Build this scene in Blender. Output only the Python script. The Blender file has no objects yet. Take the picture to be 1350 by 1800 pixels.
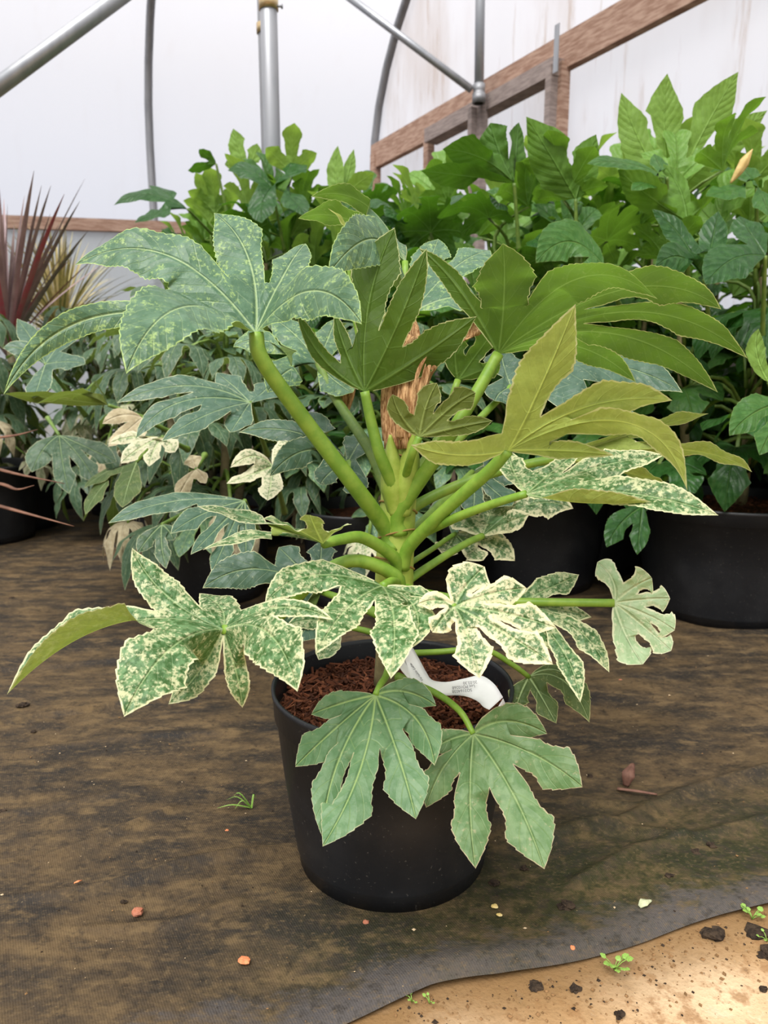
import bpy, math, random
import numpy as np
from mathutils import Vector, Matrix, Quaternion
random.seed(7)
C = bpy.context.scene.collection
V = Vector

# ------------------------------------------------------------ camera, sky, sun, exposure
F = 1300.0; PITCH = math.radians(11.0); CAMZ = 0.582
CP, SP = math.cos(PITCH), math.sin(PITCH)
cam = bpy.data.cameras.new('camera'); cam.sensor_fit = 'VERTICAL'; cam.sensor_height = 36.0
cam.lens = 36.0 * F / 1800.0; cam.clip_start = 0.02; cam.clip_end = 200
camo = bpy.data.objects.new('camera', cam); C.objects.link(camo)
camo.location = (0, 0, CAMZ); camo.rotation_euler = (math.radians(90) - PITCH, 0, 0)
cam.dof.use_dof = True; cam.dof.focus_distance = 0.76; cam.dof.aperture_fstop = 9.0
bpy.context.scene.camera = camo

w = bpy.data.worlds.new('overcast_sky'); bpy.context.scene.world = w; w.use_nodes = True
nt = w.node_tree; nt.nodes.clear()
o_ = nt.nodes.new('ShaderNodeOutputWorld'); bg = nt.nodes.new('ShaderNodeBackground')
tc = nt.nodes.new('ShaderNodeTexCoord'); sx = nt.nodes.new('ShaderNodeSeparateXYZ')
mr = nt.nodes.new('ShaderNodeValToRGB')          # overcast: even low down, brightest overhead, dull ground below
mr.color_ramp.interpolation = 'B_SPLINE'
for q, g in ((0.0, .16), (.47, .16), (.52, .57), (.66, .69), (.78, .95), (1.0, 4.6)):
    e = mr.color_ramp.elements.new(q); e.color = (g, g, g, 1)
for q in (0, -1): mr.color_ramp.elements.remove(mr.color_ramp.elements[q])
mm = nt.nodes.new('ShaderNodeMath'); mm.operation = 'MULTIPLY_ADD'; mm.inputs[1].default_value = .5; mm.inputs[2].default_value = .5
cr = nt.nodes.new('ShaderNodeValToRGB')
cr.color_ramp.elements[0].position = 0.0; cr.color_ramp.elements[0].color = (0.80, 0.87, 1.0, 1)
cr.color_ramp.elements[1].position = 0.35; cr.color_ramp.elements[1].color = (1.0, 0.985, 1.0, 1)
L_ = nt.links.new
L_(tc.outputs['Generated'], sx.inputs[0]); L_(sx.outputs['Z'], mm.inputs[0]); L_(mm.outputs[0], mr.inputs[0]); L_(sx.outputs['Z'], cr.inputs[0])
L_(cr.outputs[0], bg.inputs[0]); L_(mr.outputs[0], bg.inputs[1]); L_(bg.outputs[0], o_.inputs[0])

sun = bpy.data.lights.new('sun', 'SUN'); sun.energy = 5.0; sun.angle = math.radians(40); sun.color = (1, 0.97, 0.92)
suno = bpy.data.objects.new('sun', sun); C.objects.link(suno)
suno.rotation_euler = (math.radians(28), math.radians(-14), 0)

vs = bpy.context.scene.view_settings
vs.view_transform = 'Standard'; vs.look = 'None'; vs.gamma = 1; vs.use_curve_mapping = False
vs.exposure = 0.46

# ------------------------------------------------------------ helpers
def P(px, py, z):                       # a point z metres in front of the lens plane
    xc = (px - 675) / F * z; yc = (py - 900) / F * z
    return V((xc, z * CP - yc * SP, CAMZ - z * SP - yc * CP))
def atZ(px, py, Z):                     # a point at height Z
    yc = (py - 900) / F; up = -SP - yc * CP; t = (Z - CAMZ) / up
    return P(px, py, t)
def on_plane(px, py, o, n):
    c = V((0, 0, CAMZ)); d = P(px, py, 1.0) - c
    return c + d * ((o - c).dot(n) / d.dot(n))
def stem_z(py, Y=0.815):
    return Y / (CP - (py - 900) / F * SP)

def mesh_obj(name, verts, faces, mat=None, parent=None, smooth=True, loc=None):
    me = bpy.data.meshes.new(name)
    if loc is not None:
        verts = [(v[0]-loc[0], v[1]-loc[1], v[2]-loc[2]) for v in verts]
    me.from_pydata([tuple(v) for v in verts], [], faces); me.update()
    if smooth: me.polygons.foreach_set('use_smooth', [True] * len(me.polygons))
    o = bpy.data.objects.new(name, me); C.objects.link(o)
    if mat: me.materials.append(mat)
    if loc is not None: o.location = loc
    if parent: attach(o, parent)
    return o
def attach(o, parent):                  # keep the world position, however deep the parent
    m = Matrix.Translation(o.location) @ o.rotation_euler.to_matrix().to_4x4() @ Matrix.Diagonal((*o.scale, 1))
    pm = world(parent); o.parent = parent; o.matrix_local = pm.inverted() @ m
def world(o):
    m = o.matrix_basis.copy()
    return world(o.parent) @ o.matrix_parent_inverse @ m if o.parent else m
def tag(o, label=None, cat=None, group=None, kind=None):
    if label: o['label'] = label
    if cat: o['category'] = cat
    if group: o['group'] = group
    if kind: o['kind'] = kind
    return o
def empty(name, loc):
    o = bpy.data.objects.new(name, None); C.objects.link(o); o.location = loc; o.empty_display_size = .05
    return o
def spline(pts, n):
    pts = [V(p) for p in pts]
    if len(pts) == 2: return [pts[0].lerp(pts[1], i / n) for i in range(n + 1)]
    q = [pts[0] * 2 - pts[1]] + pts + [pts[-1] * 2 - pts[-2]]
    out = []; m = len(pts) - 1
    for i in range(n + 1):
        t = i / n * m; k = min(int(t), m - 1); u = t - k
        a, b, c, d = q[k:k + 4]
        out.append(0.5 * ((2*b) + (c-a)*u + (2*a-5*b+4*c-d)*u*u + (3*b-a-3*c+d)*u**3))
    return out
def tube_geo(pts, rads, seg=10, cap=True):
    vs_, fs = [], []; n = len(pts); ref = None
    for i, p in enumerate(pts):
        t = (pts[min(i+1, n-1)] - pts[max(i-1, 0)]).normalized()
        if ref is None:
            ref = t.orthogonal().normalized()
        ref = (ref - t * ref.dot(t)).normalized(); b = t.cross(ref)
        for k in range(seg):
            a = 2*math.pi*k/seg
            vs_.append(p + (ref*math.cos(a) + b*math.sin(a)) * rads[i])
    for i in range(n-1):
        for k in range(seg):
            a, b = i*seg+k, i*seg+(k+1) % seg
            fs.append((a, b, b+seg, a+seg))
    if cap:
        fs.append(tuple(range(seg-1, -1, -1))); fs.append(tuple(range((n-1)*seg, n*seg)))
    return vs_, fs
def tube(name, ctrl, r0, r1, mat, parent=None, n=14, seg=10, loc=None, flare=0):
    pts = spline(ctrl, n)
    rads = [r0 + (r1-r0)*(i/n) + flare*max(0, 1-i/n*5)**1.5 for i in range(n+1)]
    v, f = tube_geo(pts, rads, seg)
    return mesh_obj(name, v, f, mat, parent, loc=loc if loc is not None else pts[0])
def lathe(name, prof, c, mat, parent=None, seg=64):
    vs_, fs = [], []
    for r, z in prof:
        for k in range(seg):
            a = 2*math.pi*k/seg; vs_.append((c[0]+r*math.cos(a), c[1]+r*math.sin(a), c[2]+z))
    for i in range(len(prof)-1):
        for k in range(seg):
            a, b = i*seg+k, i*seg+(k+1) % seg
            fs.append((a, b, b+seg, a+seg))
    return mesh_obj(name, vs_, fs, mat, parent, loc=c)
def box(name, a, b, up, wid, hei, mat, parent=None):   # a bar from a to b
    a, b = V(a), V(b); t = (b-a).normalized(); s = t.cross(V(up)).normalized(); u = s.cross(t)
    vs_ = [p + s*wid/2*i + u*hei/2*j for p in (a, b) for i, j in ((-1,-1),(1,-1),(1,1),(-1,1))]
    fs = [(0,1,2,3),(7,6,5,4),(0,4,5,1),(1,5,6,2),(2,6,7,3),(3,7,4,0)]
    return mesh_obj(name, vs_, fs, mat, parent, smooth=False, loc=a)

# ------------------------------------------------------------ materials
class N:
    def __init__(s, name):
        s.m = bpy.data.materials.new(name); s.m.use_nodes = True; s.t = s.m.node_tree; s.t.nodes.clear()
        s.out = s.t.nodes.new('ShaderNodeOutputMaterial')
    def n(s, typ, **kw):
        x = s.t.nodes.new('ShaderNode'+typ)
        for k, v in kw.items():
            if k[0] == 'i' and k[1:].isdigit(): s.set(x.inputs[int(k[1:])], v)
            else: setattr(x, k, v)
        return x
    def set(s, i, v):
        if isinstance(v, bpy.types.NodeSocket): s.t.links.new(v, i)
        elif isinstance(v, tuple) and len(v) == 3 and i.type == 'RGBA': i.default_value = (*v, 1)
        else: i.default_value = v
    def math(s, op, a, b=0.0, clamp=False):
        x = s.n('Math', operation=op, i0=a, i1=b); x.use_clamp = clamp; return x.outputs[0]
    def mix(s, f, a, b):
        x = s.n('MixRGB'); s.set(x.inputs[0], f); s.set(x.inputs[1], a); s.set(x.inputs[2], b); return x.outputs[0]
    def step(s, v, lo, hi, o0=0.0, o1=1.0):
        x = s.n('MapRange', interpolation_type='SMOOTHSTEP', i0=v, i1=lo, i2=hi, i3=o0, i4=o1); return x.outputs[0]
    def noise(s, vec, scale, detail=3, rough=.55, out='Fac'):
        x = s.n('TexNoise'); s.set(x.inputs['Vector'], vec)
        x.inputs['Scale'].default_value = scale; x.inputs['Detail'].default_value = detail; x.inputs['Roughness'].default_value = rough
        return x.outputs[out]
    def attr(s, name): return s.n('Attribute', attribute_name=name).outputs['Fac']
    def obj(s): return s.n('TexCoord').outputs['Object']
    def pos(s): return s.n('NewGeometry').outputs['Position']
    def mapv(s, vec, scale=(1,1,1), rot=(0,0,0)):
        x = s.n('Mapping'); s.set(x.inputs[0], vec); x.inputs['Scale'].default_value = scale; x.inputs['Rotation'].default_value = rot; return x.outputs[0]
    def bump(s, h, strength=.3, dist=.002):
        x = s.n('Bump'); x.inputs['Strength'].default_value = strength; x.inputs['Distance'].default_value = dist; s.set(x.inputs['Height'], h); return x.outputs[0]
    def bsdf(s, col, rough=.5, spec=.5, normal=None, metal=0.0):
        x = s.n('BsdfPrincipled'); s.set(x.inputs['Base Color'], col); s.set(x.inputs['Roughness'], rough)
        x.inputs['Specular IOR Level'].default_value = spec; x.inputs['Metallic'].default_value = metal
        if normal: s.set(x.inputs['Normal'], normal)
        return x.outputs[0]
    def done(s, sh): s.t.links.new(sh, s.out.inputs[0]); return s.m

def leaf_mat(name, ga, gb, cream, speck, margin, under, trans=.3, rough=.42, spec=.5, vein=(.42,.55,.25), tcol=(.35,.5,.05), vs=.75, wash=None, ruf=1.0, ps=70):
    s = N(name); ob = s.obj(); d = s.attr('d'); lat = s.attr('lat'); al = s.attr('along')
    n1 = s.noise(ob, ps, 4, .6); n2 = s.noise(ob, 260, 5, .7); n0 = s.noise(ob, 16, 2); n3 = s.noise(ob, 95, 4, .6)
    green = s.mix(s.step(n1, .40, .60), ga, gb); green = s.mix(s.step(n0, .35, .7, 0, .35), green, tuple(x*.62 for x in ga))
    # speckle, denser towards the margin
    near = s.step(d, .002, .035, 1, 0)
    k = s.math('ADD', s.math('MULTIPLY', n2, .6), s.math('MULTIPLY', n3, .4))
    k = s.math('ADD', k, s.math('MULTIPLY', near, .14*speck))
    k = s.math('ADD', k, .10*speck)
    sp = s.math('MULTIPLY', s.step(k, .605, .64), min(1, .45+.6*speck))
    pale = tuple(.45*a+.55*b for a, b in zip(gb, cream))
    c = s.mix(s.math('MULTIPLY', s.step(k, .55, .62), .55 if speck > .12 else .2), green, pale)
    c = s.mix(sp, c, cream)
    # veins
    mv = s.step(lat, .0003, .0017, 1, 0)
    ph = s.math('FRACT', s.math('DIVIDE', s.math('SUBTRACT', al, s.math('MULTIPLY', lat, .8)), .021)); ph = s.math('FRACT', s.math('ADD', ph, s.math('MULTIPLY', s.noise(ob, 30, 2), .5)))
    sec = s.step(s.math('ABSOLUTE', s.math('SUBTRACT', ph, .5)), 0, .06, 1, 0)
    c = s.mix(s.math('MULTIPLY', sec, .30*vs), c, vein); c = s.mix(s.math('MULTIPLY', mv, vs), c, vein)
    e = s.step(s.math('ADD', d, s.math('MULTIPLY', s.math('SUBTRACT', n3, .5), margin*2.6)), margin*.45, margin*1.05, 1, 0)
    c = s.mix(e, c, cream)
    if wash: c = s.mix(s.math('MULTIPLY', s.step(n1, .45, .6), .6), c, wash)
    u = s.mix(s.step(n1, .35, .65), under, tuple(x*.8 for x in under))
    u = s.mix(s.math('MULTIPLY', sec, .22), u, tuple(min(1, x*1.5+.02) for x in under))
    u = s.mix(s.math('MULTIPLY', mv, .7), u, tuple(min(1, x*1.8+.03) for x in under))
    u = s.mix(s.math('MULTIPLY', e, .8), u, cream)
    back = s.n('NewGeometry').outputs['Backfacing']
    col = s.mix(back, c, u)
    h = s.math('ADD', s.math('MULTIPLY', s.step(lat, .0, .004), .6), s.math('MULTIPLY', sec, -.12))
    pil = s.math('SUBTRACT', 1.0, s.math('POWER', s.math('MULTIPLY', s.math('ABSOLUTE', s.math('SUBTRACT', ph, .5)), 2.0), 2.0))
    h = s.math('ADD', h, s.math('ADD', s.math('MULTIPLY', n1, .5), s.math('ADD', s.math('MULTIPLY', pil, -.22), s.math('MULTIPLY', n0, 2.0))))
    b = s.bsdf(col, s.mix(back, (rough,)*3, (.6,)*3), spec*.7, s.bump(h, .75, .0030*ruf))
    tr = s.n('BsdfTranslucent'); s.set(tr.inputs[0], s.mix(.45, s.mix(.5, c, u), tcol))
    mx = s.n('MixShader', i0=trans, i1=b, i2=tr.outputs[0])
    return s.done(mx.outputs[0])

CREAM = (.62, .62, .33)
M_GLAUC = leaf_mat('leaf_glaucous', (.066,.145,.080), (.105,.198,.118), (.36,.50,.16), .20, .0010, (.085,.14,.02), .26, .38, .45, vs=.6)
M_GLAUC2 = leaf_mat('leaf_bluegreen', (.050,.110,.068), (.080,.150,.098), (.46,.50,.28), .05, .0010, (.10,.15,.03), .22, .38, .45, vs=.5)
M_UNDER = leaf_mat('leaf_backlit', (.10,.19,.10), (.14,.24,.14), (.60,.62,.30), .10, .0011, (.060,.115,.010), .42, .4, .4, tcol=(.28,.52,.01))
M_YELL = leaf_mat('leaf_yellow_back', (.14,.25,.13), (.20,.32,.18), CREAM, .30, .0022, (.35,.43,.085), .42, .45, .35, tcol=(.62,.68,.10))
M_VAR = leaf_mat('leaf_speckled', (.034,.112,.028), (.13,.26,.105), (.66,.66,.38), .36, .0020, (.32,.40,.09), .30, .42, .4, vs=.5, ps=150)
M_VARH = leaf_mat('leaf_cream_edged', (.038,.112,.032), (.13,.25,.105), (.74,.70,.43), .42, .0046, (.36,.38,.12), .30, .42, .4, vs=.5, ps=150)
M_PALE = leaf_mat('leaf_pale', (.34,.50,.26), (.46,.60,.35), (.66,.68,.44), .18, .0024, (.40,.43,.12), .34, .45, .35, vein=(.60,.70,.42))
M_PLAIN = leaf_mat('leaf_plain_old', (.085,.180,.075), (.130,.230,.110), (.34,.36,.20), .0, .0007, (.15,.21,.06), .24, .42, .4, vein=(.34,.46,.15), vs=.6)
M_OLD = leaf_mat('leaf_old_blotched', (.090,.175,.062), (.145,.235,.100), (.36,.31,.18), .06, .0010, (.15,.20,.05), .24, .45, .35, vein=(.30,.40,.15), vs=.5)
M_OLIVE = leaf_mat('leaf_olive', (.075,.125,.040), (.11,.165,.055), (.38,.38,.17), .1, .0011, (.12,.15,.030), .3, .5, .3)
M_GREEN = leaf_mat('leaf_green', (.016,.066,.012), (.032,.100,.022), (.10,.2,.05), .0, .0005, (.060,.145,.016), .28, .34, .4, vein=(.10,.21,.045), tcol=(.16,.42,.01), ruf=2.0, vs=.5)
M_GREENL = leaf_mat('leaf_green_light', (.040,.125,.022), (.068,.170,.036), (.2,.3,.08), .0, .0005, (.11,.23,.03), .36, .38, .38, vein=(.17,.29,.07), tcol=(.27,.54,.02), ruf=2.0, vs=.5)
M_YOUNG = leaf_mat('leaf_young', (.15,.31,.05), (.20,.37,.075), (.3,.4,.1), .0, .0005, (.19,.33,.06), .42, .42, .38, vein=(.31,.46,.13), tcol=(.42,.64,.05), ruf=2.0, vs=.5)
M_BVAR = leaf_mat('leaf_row_variegated', (.042,.092,.045), (.075,.135,.075), (.42,.44,.25), .10, .0009, (.085,.13,.033), .25, .42, .4, vs=.45)
M_BVARC = leaf_mat('leaf_row_cream', (.10,.17,.07), (.26,.32,.17), (.60,.57,.38), .6, .004, (.32,.32,.14), .25, .5, .35)
M_DEADL = leaf_mat('leaf_withered', (.36,.30,.18), (.50,.44,.28), (.55,.48,.33), .1, .001, (.44,.37,.24), .2, .7, .2, vein=(.5,.44,.3), tcol=(.5,.4,.2))

def plain(name, c1, c2, scale=40, rough=.6, spec=.4, bump=.2, stretch=(1,1,1), metal=0.0, bd=.002):
    s = N(name); v = s.mapv(s.obj(), stretch); n1 = s.noise(v, scale, 4, .6)
    return s.done(s.bsdf(s.mix(s.step(n1, .35, .65), c1, c2), rough, spec, s.bump(n1, bump, bd), metal))
M_PET = plain('petiole_green', (.13,.25,.022), (.19,.31,.035), 60, .5, .4, .1)
M_PETD = plain('petiole_dark', (.08,.15,.02), (.13,.20,.03), 60, .5, .4, .1)
M_STEM = plain('stem_green', (.25,.35,.045), (.34,.42,.08), 50, .5, .4, .15)
M_STEMB = plain('stem_old', (.13,.11,.06), (.2,.17,.09), 50, .7, .3, .4)
M_STEMG = plain('stem_tan', (.16,.13,.06), (.24,.20,.09), 50, .7, .3, .4)
M_DRY = plain('dry_sheath', (.22,.10,.035), (.60,.37,.18), 70, .75, .25, .7, (6,6,1))
M_SEAM = plain('stem_scar', (.22,.13,.04), (.3,.2,.06), 60, .7, .2, .2)
M_WHITE = plain('label_plastic', (.80,.80,.80), (.84,.84,.84), 20, .45, .4, .0)
M_INK = plain('label_ink', (.12,.12,.13), (.12,.12,.13), 20, .6, .3, .0)
def pot_mat():
    s = N('pot_plastic'); ob = s.obj()
    n1 = s.noise(ob, 14, 4); n2 = s.noise(ob, 260, 2)
    c = s.mix(s.step(n1, .4, .75), (.009,.010,.012), (.017,.018,.020))
    c = s.mix(s.math('MULTIPLY', s.step(n2, .66, .74), .35), c, (.16,.15,.13))
    return s.done(s.bsdf(c, .42, .4, s.bump(s.noise(ob, 90, 3), .12, .001)))
M_POT = pot_mat()
def chips_mat():
    s = N('bark'); a = s.attr('tone'); n1 = s.noise(s.mapv(s.pos(), (1,1,1)), 160, 3)
    r = s.n('ValToRGB', i0=a); e = r.color_ramp.elements
    e[0].color = (.035,.013,.007,1); e[1].color = (.34,.13,.06,1)
    e.new(.45).color = (.115,.036,.015,1); e.new(.75).color = (.20,.065,.028,1)
    return s.done(s.bsdf(s.mix(s.math('MULTIPLY', n1, .5), r.outputs[0], (.06,.02,.01)), .8, .2, s.bump(n1, .5, .001)))
M_BARK = chips_mat()
M_SOIL = plain('compost', (.028,.012,.008), (.10,.036,.018), 90, .9, .15, .9, bd=.006)
M_GALV = plain('galvanised', (.30,.315,.33), (.36,.37,.385), 22, .42, .5, .05, (1,1,.15), .55)
M_GALVD = plain('galvanised_dull', (.20,.205,.215), (.26,.265,.275), 22, .5, .4, .05, (1,1,.15), .4)
M_BRASS = plain('plated_clamp', (.48,.33,.16), (.58,.46,.26), 40, .35, .5, .05, (1,1,1), .6)
M_WOOD = plain('timber', (.25,.145,.10), (.40,.27,.20), 12, .75, .25, .3, (1,1,7))
M_WOODG = plain('timber_grey', (.20,.16,.145), (.30,.245,.22), 14, .8, .2, .4, (1,1,7))

# ------------------------------------------------------------ leaf builder: lobes along their own spines, webbed at the base
def leaf_geo(B, lobes, Nh, sw=.42, nw=7, nl=50, nh=3, teeth=15, fold=-.06, web=.10, wav=.13, tooth=.085, rnd=None, wmul=1.0, sharp=1.0):
    rnd = rnd or random
    B = V(B); Nh = V(Nh).normalized(); K = len(lobes); R = nw + nl + 1
    srow = [sw*r/nw for r in range(nw+1)] + [sw + (1-sw)*k/nl for k in range(1, nl+1)]
    sp, nr, sd, Ls = [], [], [], []
    for (T, Mi, wd, *ex) in lobes:
        T = V(T); Mi = V(Mi); Q = Mi*2 - (B+T)*.5
        pts = [B*(1-s)**2 + Q*2*s*(1-s) + T*s*s for s in srow]
        tg = [((Q-B)*(1-s) + (T-Q)*s).normalized() for s in srow]
        n = (Nh - tg[0]*Nh.dot(tg[0]))
        if n.length < .05: n = V((0,0,1)) - tg[0]*tg[0].z
        n.normalize(); ns = []
        roll = ex[0] if ex else 0.0
        for i, t in enumerate(tg):
            n = (n - t*n.dot(t)).normalized()
            ns.append(Quaternion(t, roll*min(1, srow[i]/.65)) @ n if roll else n.copy())
        sp.append(pts); nr.append(ns); sd.append([ns[i].cross(tg[i]) for i in range(R)])
        Ls.append(sum((pts[i+1]-pts[i]).length for i in range(R-1)))
    vote = 0
    for i in range(K-1):
        vote += 1 if sd[i][min(nw, 3)].dot(sp[i+1][nw]-sp[i][nw]) > 0 else -1
        vote -= 1 if sd[i+1][min(nw, 3)].dot(sp[i][nw]-sp[i+1][nw]) > 0 else -1
    sg = 1 if vote >= 0 else -1
    def qpt(i, s):
        T, Mi = V(lobes[i][0]), V(lobes[i][1]); Q = Mi*2 - (B+T)*.5
        return B*(1-s)**2 + Q*2*s*(1-s) + T*s*s
    bd = []
    for i in range(K-1):
        s_ = sw*rnd.uniform(.85, 1.12); row = []
        for r in range(nw+1):
            a, b = qpt(i, s_*r/nw), qpt(i+1, s_*r/nw)
            nn = (nr[i][r]+nr[i+1][r])
            nn = nn.normalized() if nn.length > .1 else nr[i][r]
            row.append((a+b)*.5 + nn*web*(a-b).length*.5*(r/nw))
        bd.append(row)
    vs_, d_, lat_, al_, fs = [], [], [], [], []
    def add(p, d, la, al):
        vs_.append(p); d_.append(d); lat_.append(la); al_.append(al); return len(vs_)-1
    b0 = add(B, .05, 0, 0); shared = {}
    for i in range(K):
        Wd = lobes[i][2]*wmul; idx = [[b0]*(2*nh+1)]
        th = lobes[i][4] if len(lobes[i]) > 4 else (0, 0); phs = [rnd.uniform(0, 6.28), rnd.uniform(0, 6.28)]; fr = rnd.uniform(1.2, 2.2)
        tph = rnd.random()
        for r in range(1, R):
            s = srow[r]; c = sp[i][r]; n = nr[i][r]; row = [None]*(2*nh+1)
            u = max(0, (s-sw)/(1-sw))
            shp = (.74+.62*u)*max(0, 1-u**(1.75*sharp))**1.1/.80
            ci = add(c, 0, 0, s*Ls[i]); row[nh] = ci
            cd = .05
            for side in (-1, 1):
                j = i+1 if side == 1 else i-1
                pair = None
                if 0 <= j < K: pair = bd[min(i, j)]
                S = sd[i][r]*sg*side
                hw = Wd*shp
                if pair is not None:
                    hw = min(hw, (.48-.11*math.sin(math.pi*min(1, u/.55)))*(sp[i][r]-sp[j][r]).length) if u < .6 else hw
                margin = False
                if pair is not None and r <= nw:
                    E = pair[r]; vec = E-c; g = None; hv = vec.length
                else:
                    if pair is None and r <= nw: hw = Wd*.88*(r/nw)**.75
                    saw = (s*teeth*Ls[i]/.12+tph) % 1.0
                    hw2 = hw*(1-tooth*saw*(1 if hw > .004 else .3)) if r > nw or pair is None else hw
                    vec = S*hw2
                    if pair is not None:
                        a = min(1, u/.085); a = a*a*(3-2*a)
                        v0 = pair[nw]-sp[i][nw]
                        vec = v0.lerp(vec, a)
                        margin = True
                    else: a = 1; margin = True
                    hv = vec.length
                    g = fold + wav*math.sin(6.28*fr*s*1.6 + phs[(side+1)//2])
                    vec = vec + n*hv*g*a
                    if th[(side+1)//2]:
                        q_ = th[(side+1)//2]*a*min(1, max(0, (s-.1)/.3)); vec = vec*math.cos(q_) + n*hv*math.sin(q_)
                for k in range(1, nh+1):
                    q = k/nh
                    p = c + vec*q + n*hv*.10*q*(1-q)*2
                    if margin: dd = (1-q)*hv
                    else:
                        dd = min((p-pair[nw]).length, .05)
                    if not margin and k == nh:
                        key = (min(i, j), r)
                        if key in shared: row[nh+side*k] = shared[key]; continue
                        row[nh+side*k] = shared[key] = add(p, dd, hv/(1.25-s), s*Ls[i])
                    else: row[nh+side*k] = add(p, dd, q*hv/(1.25-s), s*Ls[i])
                if margin: cd = min(cd, hv)
                elif pair is not None: cd = min(cd, (c-pair[nw]).length)
            d_[ci] = cd
            idx.append(row)
        for r in range(R-1):
            for k in range(2*nh):
                a, b, c2, d2 = idx[r][k], idx[r][k+1], idx[r+1][k+1], idx[r+1][k]
                f = [a, b, c2, d2] if a != b else [a, c2, d2]
                if sg > 0: f = f[::-1]
                fs.append(tuple(f))
    return vs_, fs, d_, lat_, al_, Nh
def leaf_mesh(name, *a, **k):
    B = V(a[0]); vs_, fs, d_, la, al, Nh = leaf_geo(*a, **k)
    me = bpy.data.meshes.new(name); me.from_pydata([tuple(v-B) for v in vs_], [], fs); me.update()
    tot = V((0,0,0))
    for p in me.polygons: tot += p.normal*p.area
    if tot.dot(Nh) < 0: me.flip_normals()
    me.polygons.foreach_set('use_smooth', [True]*len(me.polygons))
    for nm, arr in (('d', d_), ('lat', la), ('along', al)):
        at = me.attributes.new(nm, 'FLOAT', 'POINT'); at.data.foreach_set('value', arr)
    return me
# a leaf laid out lobe by lobe in 3D; tips and mids are (px, py, depth)
def leaf(parent, base, nrm, lobes, mat, pet=None, sw=.42, pr=(.0085,.005), pmat=None, label=None, rnd=None, **k):
    rnd = rnd or random.Random(int(base[0]*7+base[1]))
    B = P(*base); zb = base[2]
    lb = []
    for L in lobes:
        tx, ty, tz, mx, my, mz, hw = L[:7]
        lb.append((P(tx, ty, tz), P(mx, my, mz), hw*zb/F, *L[7:9]))
    me = leaf_mesh('leaf', B, lb, nrm, sw=sw, rnd=rnd, **k); me.materials.append(mat)
    o = bpy.data.objects.new('leaf', me); C.objects.link(o); o.location = B
    if label: o['label'] = label
    attach(o, parent)
    if pet:
        pts = [P(*q) if isinstance(q, tuple) else q for q in pet] + [B]
        tube('petiole', pts, pr[0]*.84, pr[1]*.84, pmat or M_PET, o, n=22, seg=12, flare=pr[0]*.30)
    return o

# ------------------------------------------------------------ the polytunnel
WO = V((0, 6.0, 0)); WD = V((.482, -.876, 0)).normalized()      # end wall runs from the far corner towards the right front
WN = V((-.876, -.482, 0)).normalized()
SD = V((-.876, -.482, 0)).normalized(); SN = V((.482, -.876, 0)).normalized()   # the long side runs left from the corner
WO = on_plane(656, 285, WO, WN); WO.z = 0
def W(px, py, off=0): return on_plane(px, py, WO + WN*off, WN)
def S(px, py, off=0): return on_plane(px, py, WO + SN*off, SN)
def film(name, dirt, tint, sc, dens):
    s = N(name); ob = s.pos()
    n1 = s.noise(s.mapv(ob, (1,1,.35)), sc, 4, .6); n2 = s.noise(s.mapv(ob, (5,5,.5), (.5,0,.3)), 2.2, 5, .65)
    f = s.math('ADD', s.step(n1, .45, .75, 0, .5*dirt), s.step(n2, .55, .72, 0, .6*dirt), True)
    col = s.mix(f, tint, (.46,.36,.29))
    tr = s.n('BsdfTransparent'); s.set(tr.inputs[0], s.mix(s.math('MULTIPLY', f, .8), (.97,.97,1.0), (.80,.70,.64)))
    tl = s.n('BsdfTranslucent'); s.set(tl.inputs[0], col)
    df = s.n('BsdfDiffuse'); s.set(df.inputs[0], col)
    a = s.n('MixShader', i0=.5, i1=tl.outputs[0], i2=df.outputs[0])
    b = s.n('MixShader', i0=dens, i1=tr.outputs[0], i2=a.outputs[0])
    return s.done(b.outputs[0])
M_FILM = film('polythene', .12, (.90,.90,.95), 1.2, .22)
M_FILMD = film('polythene_dirty', 1.4, (.88,.86,.88), 1.6, .34)
M_CURT = film('side_curtain', .5, (.50,.54,.54), 1.0, .85)
# tunnel skin: vertical side then an arch over the beds
RAD = 4.2
def arch(t):                             # across the tunnel, t=0 at the side foot; returns (distance from side, height)
    if t < .25: return 0.0, 2.05*t/.25
    a = (t-.25)/.75*math.pi
    return RAD-RAD*math.cos(a), 2.05+2.2*math.sin(a)
def skin_pt(along, t):
    dx, h = arch(t); return WO + SD*along + SN*dx + V((0,0,h))
vv, ff = [], []
for i in range(14):
    for j in range(33): vv.append(skin_pt(i*.8, j/32))
for i in range(13):
    for j in range(32):
        a = i*33+j; ff.append((a, a+1, a+34, a+33))
# keep the near side open behind the lens
ff = [f for f in ff if V(vv[f[0]]).y > -2.5]
tag(mesh_obj('ceiling', vv, ff, M_FILM), kind='structure')
# end wall film: bounded by the arch
vv, ff = [], []
for j in range(33):
    dx, h = arch(j/32); vv += [WO + SN*dx + WN*-.02, WO + SN*dx + WN*-.02 + V((0,0,max(h, .01)))]
for j in range(32): ff.append((2*j, 2*j+2, 2*j+3, 2*j+1))
tag(mesh_obj('wall_end', vv, ff, M_FILMD, smooth=False), kind='structure')

def hoop(along, r, label):
    pts = [skin_pt(along, t/40) + (SN*.04) for t in range(0, 33)]
    v, f = tube_geo(pts, [r]*len(pts), 10)
    o = mesh_obj('tunnel_hoop', v, f, M_GALVD, loc=pts[0])
    tag(o, label, 'hoop', 'steel hoops of the polytunnel')
hoop(.02, .030, 'curved grey hoop of the polytunnel, framing the timbered end wall')
a258 = (S(258, 200) - WO).dot(SD)
hoop(a258, .026, 'slender grey hoop bending against the pale plastic, beyond the thick post')

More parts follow.
